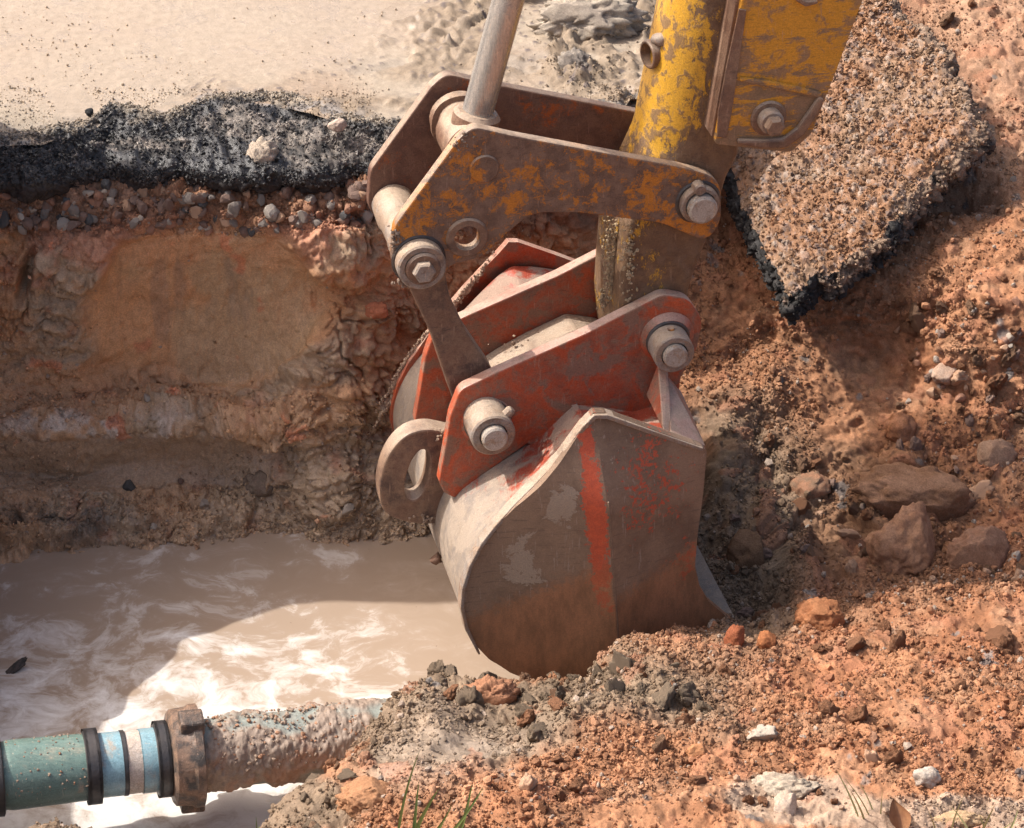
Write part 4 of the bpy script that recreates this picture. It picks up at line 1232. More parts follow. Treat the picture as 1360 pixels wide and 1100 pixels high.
# lifting eye on the back of the bucket
EYE = fillet([(588, 574, 6), (566, 571, 14), (540, 578, 22), (514, 612, 30), (503, 650, 30), (510, 682, 24), (545, 693, 20), (580, 694, 4), (600, 690), (604, 620), (602, 584, 4)], 14)
EYEH = fillet([(562, 600, 6), (571, 612, 8), (563, 650, 14), (548, 664, 10), (537, 652, 10), (546, 622, 14)], 12)
def chaikin(P, it=3):
    P = [np.array(q[:2], float) for q in P]
    for _ in range(it):
        P = [w_ for k in range(len(P)) for w_ in (P[k] * .75 + P[(k + 1) % len(P)] * .25, P[k] * .25 + P[(k + 1) % len(P)] * .75)]
    return P
EYE = chaikin([(592, 574), (566, 569), (536, 578), (512, 608), (502, 650), (509, 684), (545, 696), (580, 697), (606, 694), (610, 640), (606, 578)])
EYEH = chaikin([(560, 594), (573, 606), (566, 650), (550, 667), (535, 657), (543, 618)])
eye = plate('lifting_eye', EYE, 0.052, 0.092, M_brown, BUCK, holes=[EYEH], bevel=0.004, ref=0.052)
lump('dirt_clod', pl(580, 742, 0.02), 0.010, M_soil, BUCK, 8, 2, colors=lambda V: np.tile([0.16, 0.09, 0.06, 0.1], (len(V), 1)), amp=.5)

# dried mud stuck to the steel: crumbs too small to single out
def crust(name, parent, specs, seed, mat=None, rr=(0.0018, 0.006), colr=((0.33, 0.22, 0.15), (0.42, 0.31, 0.22))):
    """specs: (px, py, w, spread px x, spread px y, count)"""
    rg = np.random.default_rng(seed)
    I, Fi = ico(1)
    Vs = []; Fs = []; Cs = []; o_ = 0
    for sp_ in specs:
        cx, cy, wv, sx, sy, nn = sp_[:6]; ref_ = sp_[6] if len(sp_) > 6 else wv
        for k in range(nn):
            q = rg.normal(size=2)
            u, z = uvz(cx + q[0] * sx - (q[1] * sy * 0.7 if len(sp_) > 6 else 0), cy + q[1] * sy, ref_)
            r = rg.uniform(*rr) * rg.uniform(0.6, 1.3)
            v = I * (1 + rg.normal(size=(len(I), 1)) * 0.18) * r * rg.uniform(0.6, 1.2, 3)
            Vs.append(v + mat_at(u, z, wv)); Fs.append(Fi + o_); o_ += len(I)
            t = rg.uniform(); c = np.array(colr[0]) * (1 - t) + np.array(colr[1]) * t
            Cs.append(np.tile([*c, 0.2], (len(I), 1)))
    ob = mesh_np(name, np.concatenate(Vs), np.concatenate(Fs), mat or M_soil, parent, colors=np.concatenate(Cs), smoothf=False)
    return tag(ob, kind='stuff')
crust('caked_mud', BUCK, [*[(SIDE[k][0], SIDE[k][1], WF + 0.008, 2.0, 15, 120, WN) for k in (1, 2, 3, 4, 5, 6, 7)],
                          (570, 690, 0.05, 14, 4, 30), (590, 580, 0.05, 7, 5, 40), (930, 850, WN, 18, 6, 60), (740, 455, LW - .03, 40, 6, 60)], 31, rr=(0.0012, 0.0038), colr=((0.24, 0.16, 0.11), (0.40, 0.29, 0.20)))
crust('caked_mud', lp, [(527, 325, 0.0, 5, 14, 60), (540, 372, 0.0, 8, 5, 60), (610, 190, 0.0, 8, 8, 20)], 32, rr=(0.0014, 0.004), colr=((0.16, 0.11, 0.08), (0.30, 0.22, 0.16)))
crust('caked_mud', ARM, [(812, 320, 0.08, 5, 16, 140), (812, 370, 0.08, 5, 22, 200), (835, 340, 0.022, 5, 30, 120), (800, 400, 0.09, 3, 10, 60)], 33, rr=(0.0014, 0.0035), colr=((0.33, 0.24, 0.14), (0.42, 0.31, 0.19)))

# ------------------------------------------------------------------ the water pipe
def pipe():
    zc = lambda px, row, y: None
    a = at_y(np.array(-260.0), np.array(1063.0), 3.66); b = at_y(np.array(560.0), np.array(970.0), 3.90)
    A0 = at_y(np.array(0.0), np.array(1031.0), 3.70); B0 = at_y(np.array(470.0), np.array(981.0), 3.84)
    d = (B0 - A0) / np.linalg.norm(B0 - A0)
    def at(px):
        # point of the axis nearest that pixel column
        lo, hi = -3.0, 3.0
        for _ in range(50):
            mid = (lo + hi) / 2
            x, _y = proj(A0 + d * mid)
            if x < px: lo = mid
            else: hi = mid
        return mid
    PIPE = empty('water_pipe', A0, 'teal water pipe crossing the trench with black rings and a muddy coupling', 'pipe')
    bpy.context.view_layer.update()
    def seg(name, p0, p1, r, mat, bev=0.003, wob=0, c=None, prof=None):
        t0, t1 = at(p0), at(p1)
        L = t1 - t0
        if prof: pr = [(q * L, rr_) for q, rr_ in prof]
        else: pr = [(0, r - bev), (bev, r)] + [(L * k / 24, r) for k in range(1, 24)] + [(L - bev, r), (L, r - bev)]
        return lathe(name, A0 + d * t0, A0 + d * t1, pr, mat, PIPE, seg=56, wob=wob)
    teal = metal_mat('teal_pipe_paint', (0.15, 0.225, 0.19), (0.36, 0.29, 0.21), (0.15, 0.24, 0.19), 0.72, 9, aniso=(0.6, 2, 2), rough=0.33, mud_amt=0.12, edge=0.08, bump=0.15, spec=0.5)
    blue = metal_mat('light_blue_pipe', (0.25, 0.40, 0.44), (0.36, 0.29, 0.22), (0.18, 0.32, 0.38), 0.62, 9, rough=0.35, mud_amt=0.12, edge=0.08, bump=0.12, spec=0.5)
    muddy = metal_mat('mud_coated_pipe', (0.16, 0.27, 0.25), (0.37, 0.265, 0.19), (0.30, 0.24, 0.185), 0.34, 12, rough=0.5, mud_amt=0.62, edge=0.05, bump=0.8)
    blackr = simple_mat('black_rubber', (0.028, 0.027, 0.028), (0.06, 0.05, 0.045), 30, 0.42, 0.4, spec=0.5)
    cast = metal_mat('cast_coupling', (0.10, 0.075, 0.06), (0.24, 0.15, 0.10), (0.055, 0.047, 0.042), 0.4, 20, rough=0.38, mud_amt=0.36, bump=0.8)
    tape = metal_mat('pale_muddy_band', (0.52, 0.43, 0.36), (0.44, 0.35, 0.28), (0.58, 0.52, 0.46), 0.5, 15, rough=0.5, mud_amt=0.4, bump=0.4)
    seg('pipe_section', -620, 2, 0.062, teal, wob=0.0)
    seg('joint_ring', -26, 3, 0.066, blackr)
    seg('pipe_section', 3, 122, 0.0585, teal, prof=[(0, 0.0555), (0.08, 0.0575)] + [(k / 20, 0.058 - 0.003 * k / 20) for k in range(2, 20)] + [(1, 0.055)])
    seg('rubber_ring', 112, 132, 0.063, blackr, bev=0.006)
    seg('pipe_section', 130, 166, 0.0535, blue)
    seg('joint_ring', 161, 167, 0.0545, blackr, bev=0.001)
    seg('mud_band', 166, 187, 0.052, tape, wob=0.015)
    seg('pipe_section', 185, 212, 0.0535, blue)
    seg('rubber_ring', 206, 224, 0.064, blackr, bev=0.006)
    cpl = seg('coupling', 224, 266, 0.078, cast, prof=[(0, 0.060), (0.04, 0.074), (0.12, 0.080), (0.62, 0.082), (0.72, 0.086), (0.96, 0.086), (1, 0.080)], wob=0.015)
    # lugs of the coupling
    h = np.array([0, 0, 1.0]); e1 = np.cross(d, h); e1 /= np.linalg.norm(e1); e2 = np.cross(e1, d)
    for ang, sz in ((80, 1.0), (-78, 1.1), (200, 0.8)):
        a_ = math.radians(ang)
        rad = e1 * math.cos(a_) + e2 * math.sin(a_); tan = np.cross(d, rad)
        c = A0 + d * (at(250) + 0.003) + rad * 0.082
        V = []
        for sx in (-1, 1):
            for (t_, r_) in ((-0.024, -0.012), (0.024, -0.012), (0.017, 0.014), (-0.017, 0.014)):
                V.append(c + d * sx * 0.020 + tan * t_ * sz + rad * r_ * sz)
        hull('lug', V, [(0, 1, 2, 3), (7, 6, 5, 4), (0, 4, 5, 1), (1, 5, 6, 2), (2, 6, 7, 3), (3, 7, 4, 0)], cast, cpl, 0.004)
    # mud coated length on the right
    t0, t1 = at(264), at(640)
    L = t1 - t0; n, m = 300, 110
    V = []
    for i in range(n):
        for k in range(m):
            a_ = 2 * math.pi * k / (m - 1) + math.pi
            V.append(A0 + d * (t0 + L * i / (n - 1)) + (e1 * math.cos(a_) + e2 * math.sin(a_)) * (0.0585 if i < 60 else 0.0585))
    V = np.array(V)
    axp = A0 + np.outer((V - A0) @ d, d); rv = V - axp; rv /= np.linalg.norm(rv, axis=1)[:, None]
    mask = smooth(-0.1, 0.25, fbm(V, 11, 4, 301) + 0.42)
    S = np.stack([(V - A0) @ d, np.tile(np.linspace(0, 0.37, m), n)], 1)
    g, i_, _ = clods(S, 70, 302, 0.8)
    g2, i2, _ = clods(S + 3, 150, 303, 0.8)
    hh = mask * (0.0035 + 0.0035 * g + 0.0025 * g2 + 0.0035 * fbm(V, 22, 4, 304))
    V = V + rv * np.clip(hh, 0, None)[:, None]
    red = smooth(0.15, 0.5, fbm(V, 16, 3, 305))
    col = mixc(np.tile([0.27, 0.20, 0.15], (len(V), 1)), np.array([0.33, 0.18, 0.11]), red * 0.7)
    col = mixc(col, np.array([0.20, 0.27, 0.25]), (1 - mask) * 0.6)
    o = mesh_np('muddy_pipe_section', V, grid_faces(n, m), M_mud, PIPE, colors=np.concatenate([col, np.full((len(V), 1), 0.45)], 1))
    lump('clay_clod', A0 + d * at(236) + e1 * 0.0 + e2 * 0.070 - e1 * 0.045, 0.020, M_soil, PIPE, 12, 3, (1, 1, .7), colors=lambda V: np.tile([0.40, 0.19, 0.11, 0.2], (len(V), 1)), fineamp=.25) if 0 else None
    # crumbs on the pipe
    rg = np.random.default_rng(5); I, Fi = ico(1); Vs = []; Fs = []; Cs = []; o_ = 0
    for k in range(1500):
        t = at(0) + (at(470) - at(0)) * rg.uniform()
        zone = t > at(270)
        if not zone and (at(130) < t < at(224) or rg.uniform() > 0.35): continue
        a_ = rg.uniform(0.1, 2.4) if zone else rg.uniform(0.0, 2.0)
        a_ = math.pi - a_ if True else a_
        rd = e1 * math.cos(a_) + e2 * math.sin(a_)
        # the side towards the camera
        r = 0.0009 + 0.0036 * rg.uniform() ** 2.5 * (1 if zone else 0.6)
        v = I * (1 + rg.normal(size=(len(I), 1)) * 0.2) * r
        for sgn in (1,):
            rd2 = rd if (rd @ (CAM - A0)) > -0.3 else rd * np.array([-1, -1, 1])
            Vs.append(v + A0 + d * t + rd2 * (0.0595 + (0.002 if zone else -0.003))); Fs.append(Fi + o_); o_ += len(I)
            c = np.array([0.32, 0.17, 0.10]) if rg.uniform() < 0.35 else np.array([0.30, 0.215, 0.155])
            Cs.append(np.tile([*c, 0.2], (len(I), 1)))
    tag(mesh_np('caked_mud', np.concatenate(Vs), np.concatenate(Fs), M_soil, PIPE, colors=np.concatenate(Cs), smoothf=False), kind='stuff')
pipe()

# ------------------------------------------------------------------ the tilted asphalt slab
def slab():
    Bp = at_y(np.array(1047.), np.array(389.), 4.80); Lp = at_y(np.array(972.), np.array(232.), 5.12); Rp = at_y(np.array(1294.), np.array(184.), 5.10)
    nrm = np.cross(Rp - Bp, Lp - Bp); nrm /= np.linalg.norm(nrm)
    if nrm[2] < 0: nrm = -nrm
    def onp(px, py, h=0):
        r = ray(px, py)
        t = ((Bp + nrm * h - CAM) @ nrm) / (r @ nrm)
        return CAM + r * np.asarray(t)[..., None]
    SL = empty('asphalt_slab', onp(1150., 250., -0.06), 'tilted broken slab of asphalt crusted with gravel, black broken edges', 'broken slab')
    bpy.context.view_layer.update()
    left = np.array([(1047, 389), (1032, 362), (1012, 330), (1000, 300), (984, 272), (972, 236), (968, 180), (966, 100), (964, 20), (962, -70)], float)
    right = np.array([(1047, 389), (1082, 362), (1112, 348), (1150, 330), (1178, 296), (1204, 268), (1222, 238), (1258, 208), (1288, 188), (1300, 166)], float)
    far = np.array([(1300, 166), (1268, 110), (1236, 64), (1190, 20), (1160, -20), (1140, -70)], float)
    n, m = 240, 240
    def rs(a, k):
        d_ = np.concatenate([[0], np.cumsum(np.linalg.norm(np.diff(a, axis=0), axis=1))])
        t = np.linspace(0, d_[-1], k)
        return np.stack([np.interp(t, d_, a[:, 0]), np.interp(t, d_, a[:, 1])], 1)
    def rag(a, s, amp):
        q = np.stack([a[:, 0] / 16, a[:, 1] / 16, a[:, 0] * 0 + s], 1)
        w_ = np.clip(np.minimum(np.arange(len(a)), np.arange(len(a))[::-1]) / 12.0, 0, 1)
        return a + np.stack([fbm(q, 1, 4, s), fbm(q, 1, 4, s + 3)], 1) * amp * w_[:, None]
    v0 = rag(rs(left, n), 401, 5); u0 = rag(rs(right, m), 402, 7)          # v0: u=0 side; u0: v=0 side
    v1 = rag(rs(far, n), 403, 8)                                            # u=1 side
    u1 = rs(np.array([v0[-1], v1[-1]]), m)
    s = np.linspace(0, 1, m)[None, :, None]; t = np.linspace(0, 1, n)[:, None, None]
    G = (1 - t) * u0[None] + t * u1[None] + (1 - s) * v0[:, None] + s * v1[:, None] - ((1 - s) * (1 - t) * v0[0] + s * (1 - t) * u0[-1] + (1 - s) * t * v0[-1] + s * t * v1[-1])
    Pt = onp(G[..., 0], G[..., 1])
    px = G[..., 0].ravel(); py = G[..., 1].ravel()
    V = Pt.reshape(-1, 3)
    ex_ = (Rp - Bp) / np.linalg.norm(Rp - Bp); ey_ = np.cross(nrm, ex_)
    S = np.stack([(V - Bp) @ ex_, (V - Bp) @ ey_], 1)
    c1, i1, _ = clods(S, 48, 411, 0.55); c2, i2, _ = clods(S + 2, 95, 412, 0.8); c3, i3, _ = clods(S + 5, 180, 413, 0.85)
    edge = np.minimum.reduce([np.tile(np.arange(m)[None, :], (n, 1)), np.tile(np.arange(n)[:, None], (1, m))]).ravel()
    rnd_ = smooth(0, 14, edge)
    h = c1 * 0.0065 + c2 * 0.0042 + c3 * 0.0008 + fbm(V, 8, 3, 414) * 0.008 + fbm(V, 60, 3, 415) * 0.002 - (1 - rnd_) * 0.012
    V = V + nrm * h[:, None]
    col = mixc(np.tile([0.262, 0.163, 0.100], (n * m, 1)), np.array([0.265, 0.14, 0.075]), smooth(-0.4, 0.4, fbm(V, 9, 4, 416) + 0.4 * blob(px, py, 1130, 130, 130, 70, .8) + .4 * blob(px, py, 1120, 320, 90, 40, .8)))
    col = col * (0.78 + 0.42 * i2[:, None])
    col = mixc(col, np.array([0.29, 0.185, 0.13]), (i1 > 0.86) * (c1 > 0.1) * 0.7)
    col = mixc(col, np.array([0.29, 0.23, 0.18]), ((i2 > 0.9) & (c2 > 0.1)) * 0.6)
    col = mixc(col, np.array([0.16, 0.13, 0.12]), (i3 < 0.12) * 0.6)
    top = mesh_np('gravel_crust', V, grid_faces(n, m), M_soil, SL, colors=np.concatenate([col, 0.22 + 0.3 * (i2[:, None] > .7)], 1))
    # broken side: follows the outline, black and lumpy
    A = V.reshape(n, m, 3)
    ring = np.concatenate([A[:, 0][::-1], A[0, 1:], A[1:, -1]])
    kk = 26
    L_ = len(ring)
    d_ = np.concatenate([[0], np.cumsum(np.linalg.norm(np.diff(ring, axis=0), axis=1))])
    cen = V.mean(0)
    W = []
    for j in range(kk):
        t_ = j / (kk - 1)
        inward = (cen - ring); inward -= np.outer(inward @ nrm, nrm); inward /= np.linalg.norm(inward, axis=1)[:, None]
        bul = math.sin(t_ * math.pi)
        W.append(ring - nrm * 0.050 * t_ - inward * 0.008 * bul - inward * (0.016 * t_))
    W = np.array(W).reshape(-1, 3)
    S2 = np.stack([np.tile(d_, kk), np.repeat(np.linspace(0, 0.08, kk), L_)], 1)
    g1, j1, _ = clods(S2, 60, 421, 0.9); g2, j2, _ = clods(S2 + 1, 130, 422, 0.9)
    Nn = grid_normals(W, kk, L_)
    outw = -(np.tile((cen - ring), (kk, 1)))
    sg = np.sign((Nn * outw).sum(1))[:, None]
    tt = np.repeat(np.linspace(0, 1, kk), L_)
    W = W + Nn * sg * (((g1 * 0.010 + g2 * 0.005 + fbm(W, 30, 4, 423) * 0.008) * np.clip(tt * 6, 0, 1))[:, None])
    cb = np.tile(BLK, (len(W), 1)) * (0.6 + 1.0 * j2[:, None])
    brown = smooth(0.1, 0.5, fbm(W, 15, 3, 424) + 0.9 * (np.tile(ring[:, 0], kk) > onp(1085., 360.)[0]) - 0.25) * smooth(0.95, 0.55, tt)
    cb = mixc(cb, np.array([0.27, 0.18, 0.12]), brown * 0.9)
    s_ = mesh_np('broken_edge', W, grid_faces(kk, L_), M_asph, SL, colors=np.concatenate([cb, np.full((len(W), 1), 0.2)], 1))
    return SL, V, np.tile(nrm, (len(V), 1)), col, W, Nn * sg, cb
slab_o, slab_V, slab_N, slab_C, slabe_V, slabe_N, slabe_C = slab()

# ------------------------------------------------------------------ stones, lumps and crumbs
STONE_C = [(0.37, 0.31, 0.255), (0.25, 0.205, 0.17), (0.46, 0.38, 0.30), (0.10, 0.095, 0.09), (0.36, 0.18, 0.11), (0.22, 0.14, 0.105), (0.48, 0.29, 0.18)]
def stone_mats():
    ms = []
    for k, c in enumerate(STONE_C):
        ms.append(simple_mat('stone_colour', c, tuple(x * 0.72 for x in c), 60, 0.75, 0.4))
    return ms
SM = stone_mats()
soilM = [simple_mat('soil_lump', (0.30, 0.146, 0.076), (0.255, 0.113, 0.056), 90, 0.95, 0.9), simple_mat('clay_lump', (0.22, 0.122, 0.07), (0.25, 0.14, 0.08), 60, 0.9, 0.9), simple_mat('grey_lump', (0.25, 0.18, 0.118), (0.21, 0.15, 0.10), 60, 0.9, 0.9)]
def stone_mesh(seed, facets, amp):
    V, Fc = ico(2 if facets > 4 else 4)
    V = V * (1 + amp * fbm(V + seed * 5.1, 1.3, 3, seed) + (0 if facets > 4 else 1) * (0.13 * fbm(V + seed, 4.5, 3, seed + 3) + 0.07 * fbm(V + seed, 12, 2, seed + 4)))[:, None]
    rg = np.random.default_rng(seed)
    for k in range(facets):
        nn = rg.normal(size=3); nn /= np.linalg.norm(nn); lim = rg.uniform(0.45, 0.8)
        V = V - np.outer(np.clip(V @ nn - lim, 0, None), nn) * 0.95
    V = V * rg.uniform(0.7, 1.15, 3)
    return V, Fc
_pool = {}
def stone_data(kind, mi):
    """shared mesh: kind 0..5 angular, 6..11 lumpy"""
    key = (kind, mi)
    if key in _pool: return _pool[key]
    ang = kind < 6
    V, Fc = stone_mesh(500 + kind, 9 if ang else 2, 0.25 if ang else 0.42)
    me = bpy.data.meshes.new('stone')
    me.from_pydata([tuple(v) for v in V], [], [tuple(f) for f in Fc]); me.update()
    if not ang: me.polygons.foreach_set('use_smooth', [True] * len(me.polygons))
    me.materials.append(mi)
    _pool[key] = me
    return me
def put_stone(name, parent, P, r, me, sq=(1, 1, 1), rot=None):
    o = bpy.data.objects.new(name, me)
    COL.objects.link(o); o.parent = parent
    o.location = Vector(tuple(P))
    o.rotation_euler = rot or (rnd.uniform(0, 6.28), rnd.uniform(0, 6.28), rnd.uniform(0, 6.28))
    o.scale = (r * sq[0], r * sq[1], r * sq[2])
    return o

def pick(px, py, x, y):
    return int(np.argmin((px - x) ** 2 + (py - y) ** 2))

# gravel bed under the asphalt
g_ok = np.where((wall_px > -15) & (wall_px < 500) & (wall_py > 246) & (wall_py < 305))[0]
zdens = rng.uniform(size=len(g_ok))
sel = rng.choice(g_ok, 200, replace=False)
cnt = 0
for i in sel:
    y = wall_py[i]
    r = abs(rng.normal(0.0085, 0.0028)) + 0.003
    r = min(r, 0.0165)
    q = rng.uniform()
    m_ = SM[0] if q < .10 else SM[1] if q < .22 else SM[2] if q < .29 else SM[3] if q < .38 else SM[4] if q < .55 else SM[5] if q < .92 else SM[6]
    put_stone('stone', wall, wall_V[i] + wall_N[i] * r * rng.uniform(-0.25, 0.2), r, stone_data(int(rng.integers(0, 6)), m_), (1.25, 0.9, 0.85))
for (x, y, r, mi) in ((170, 648, 0.017, 3), (132, 262, .013, 4), (148, 268, .012, 2), (86, 301, .015, 0), (30, 302, .012, 0), (205, 702, .010, 2), (272, 683, .014, 0), (455, 675, .014, 0), (100, 655, .009, 6),
                      (118, 242, .010, 6), (196, 540, .010, 0), (240, 640, .008, 5), (330, 262, .013, 6), (315, 282, .016, 1), (360, 285, .017, 0), (455, 288, .015, 3), (265, 270, .014, 5), (60, 285, .013, 1), (420, 300, .013, 1), (505, 300, .012, 1)):
    k = pick(wall_px, wall_py, x, y)
    put_stone('stone', wall, wall_V[k] + wall_N[k] * r * 0.45, r, stone_data(rnd.randint(0, 5), SM[mi]), (1.2, 1, 0.8))

# stones and lumps on the dug soil
def region(n, boxes, rr, kinds, mats, probs, emb=0.3, name='stone'):
    for (x0, y0, x1, y1, w_) in boxes:
        ok = np.where((bank_px > x0) & (bank_px < x1) & (bank_py > y0) & (bank_py < y1) & (bank_sm < 0.4))[0]
        for i in rng.choice(ok, int(n * w_), replace=False):
            r = rr[0] + (rr[1] - rr[0]) * rng.uniform() ** 2.2
            m_ = mats[rng.choice(len(mats), p=probs)]
            put_stone(name, bank, bank_V[i] + bank_N[i] * r * emb, r, stone_data(int(rng.integers(*kinds)), m_), (1.15, 0.95, 0.75))
region(120, [(950, 560, 1360, 790, .55), (1190, 370, 1360, 560, .30), (1000, 0, 1360, 180, .15)], (0.007, 0.021), (6, 12), [soilM[0], soilM[1], SM[5], SM[6]], [.4, .35, .1, .15])
region(60, [(1200, 380, 1360, 560, .45), (1000, 600, 1360, 780, .3), (1150, 0, 1360, 330, .25)], (0.006, 0.014), (0, 6), [SM[0], SM[2], SM[6], SM[4], SM[3]], [.2, .25, .38, .16, .01])
region(70, [(520, 890, 960, 960, .75), (390, 1020, 540, 1095, .25)], (0.007, 0.019), (6, 12), [soilM[2], soilM[1], soilM[0]], [.6, .15, .25])
region(46, [(500, 895, 960, 950, .6), (520, 950, 900, 1010, .25), (380, 1040, 520, 1095, .15)], (0.016, 0.030), (6, 12), [soilM[2], soilM[1], soilM[0]], [.65, .2, .15], emb=0.05)
region(70, [(640, 960, 1360, 1095, .55), (960, 800, 1360, 960, .45)], (0.008, 0.022), (6, 12), [soilM[0], SM[6], SM[2]], [.90, .07, .03])

# crumbs of loose soil, one mass
def crumbs(name, label, PV, PN, PC, weights, count, rr, seed, parent=None, jitter=0.12, emb=0.1, power=2.5, octa=False, mat=None, alpha=0.05, palec=(0.33, 0.25, 0.19)):
    rg = np.random.default_rng(seed)
    w_ = weights / weights.sum()
    idx = rg.choice(len(PV), count, p=w_)
    if octa:                                      # angular 8 sided grains
        I = np.array([(1, 0, 0), (-1, 0, 0), (0, 1, 0), (0, -1, 0), (0, 0, 1), (0, 0, -1)], float)
        Fi = np.array([(0, 2, 4), (2, 1, 4), (1, 3, 4), (3, 0, 4), (2, 0, 5), (1, 2, 5), (3, 1, 5), (0, 3, 5)])
    else:                                   # plain 20 sided grains
        t = (1 + 5 ** .5) / 2
        I = np.array([(-1, t, 0), (1, t, 0), (-1, -t, 0), (1, -t, 0), (0, -1, t), (0, 1, t), (0, -1, -t), (0, 1, -t), (t, 0, -1), (t, 0, 1), (-t, 0, -1), (-t, 0, 1)], float)
        I /= np.linalg.norm(I[0])
        Fi = np.array([(0, 11, 5), (0, 5, 1), (0, 1, 7), (0, 7, 10), (0, 10, 11), (1, 5, 9), (5, 11, 4), (11, 10, 2), (10, 7, 6), (7, 1, 8), (3, 9, 4), (3, 4, 2), (3, 2, 6), (3, 6, 8), (3, 8, 9), (4, 9, 5), (2, 4, 11), (6, 2, 10), (8, 6, 7), (9, 8, 1)])
    k = len(I)
    r = rr[0] + (rr[1] - rr[0]) * rg.uniform(size=count) ** power
    ax = rg.normal(size=(count, 4)); ax /= np.linalg.norm(ax, axis=1)[:, None]
    a, b, c, d = ax.T
    Rm = np.stack([np.stack([1 - 2 * (c * c + d * d), 2 * (b * c - a * d), 2 * (b * d + a * c)], 1), np.stack([2 * (b * c + a * d), 1 - 2 * (b * b + d * d), 2 * (c * d - a * b)], 1), np.stack([2 * (b * d - a * c), 2 * (c * d + a * b), 1 - 2 * (b * b + c * c)], 1)], 1)
    sc = rg.uniform(0.65, 1.25, (count, 3)) * r[:, None]
    V = I[None] * (1 + rg.normal(size=(count, k, 1)) * 0.16) * sc[:, None, :]
    V = np.einsum('nij,nkj->nki', Rm, V)
    P = PV[idx] + rg.normal(size=(count, 3)) * r[:, None] * 0.6 + PN[idx] * (r * emb)[:, None]
    V = V + P[:, None, :]
    Fc = (Fi[None] + (np.arange(count) * k)[:, None, None]).reshape(-1, 3)
    C = PC[idx] * rg.uniform(1 - jitter, 1 + jitter, (count, 1))
    pal = rg.uniform(size=count) < 0.04
    C[pal] = np.array(palec)
    C = np.concatenate([C, np.full((count, 1), alpha)], 1)
    C = np.repeat(C, k, axis=0)
    o = mesh_np(name, V.reshape(-1, 3), Fc, mat or M_soil, parent, colors=C, smoothf=False)
    return tag(o, label, kind='stuff')
vis = (bank_px > -30) & (bank_px < 1600) & (bank_py > -30) & (bank_py < 1140) & (bank_V[:, 2] > -0.71)
wt = vis * np.clip(1 - 0.93 * bank_sm, 0.02, 1) * (0.12 + 1.3 * smooth(-0.4, 0.5, fbm(bank_V, 6, 3, 601)))
crumbs('loose_soil', 'loose clods of soil scattered over the bank', bank_V, bank_N, bank_C, wt, 17500, (0.0022, 0.0075), 602, bank, emb=0.2, power=2.6, jitter=0.2)
crumbs('loose_soil', 'fine crumbs of soil covering the bank', bank_V, bank_N, bank_C, wt, 93000, (0.0012, 0.0036), 612, bank, emb=0.3, power=1.8, octa=True, jitter=0.25)
wv_ = ((wall_px > -30) & (wall_px < 700) & (wall_py > 235) & (wall_py < 735)) * (0.02 + 1.0 * (wall_py < 312) + 0.45 * smooth(480, 540, wall_py) * smooth(300, 380, wall_px + (wall_py - 560)) + 0.45 * (np.abs(wall_py - 548) < 26) + .6 * (wall_py > 660) + .3 * (wall_px < 110))
crumbs('grit', 'grit and small gravel in the trench wall', wall_V, wall_N, wall_C, wv_.astype(float), 18000, (0.0013, 0.005), 603, wall, jitter=0.35, power=2, octa=True, emb=0.1)
rw = ((road_px > -20) & (road_px < 1000) & (road_py > -20) & (road_py < 260)) * smooth(0.0, 0.5, fbm(road_V, 6, 3, 604) + 0.3) * (0.25 + 3.0 * (road_V[:, 2] > 0.012) + 1.0 * (road_py > 115))
rN = np.tile(np.array([0, 0, 1.0]), (len(road_V), 1))
crumbs('grit', 'grit strewn over the muddy road', road_V, rN, road_C, rw.astype(float), 5500, (0.0009, 0.0034), 605, road, jitter=0.3, power=2.4, octa=True)
aw = ((asph_px > -20) & (asph_px < 560) & (asph_py < 245)).astype(float)
crumbs('grit', 'black asphalt crumbs on the broken edge', asph_V, asph_N, asph_C, aw, 14000, (0.0015, 0.0048), 606, asphalt_layer, jitter=0.3, power=2, octa=True, mat=M_asph, alpha=0.6, palec=(0.12, 0.10, 0.085))
crumbs('gravel', 'gravel stuck to the top of the slab', slab_V, slab_N, slab_C, np.ones(len(slab_V)), 15000, (0.0014, 0.0058), 607, slab_o, jitter=0.22, palec=(0.30, 0.225, 0.17), power=2, octa=True)
crumbs('grit', 'black crumbs along the slab edge', slabe_V, slabe_N, slabe_C, np.ones(len(slabe_V)), 4000, (0.0014, 0.0045), 608, slab_o, jitter=0.5, power=2, octa=True, mat=M_asph, alpha=0.2, palec=(0.15, 0.10, 0.075))

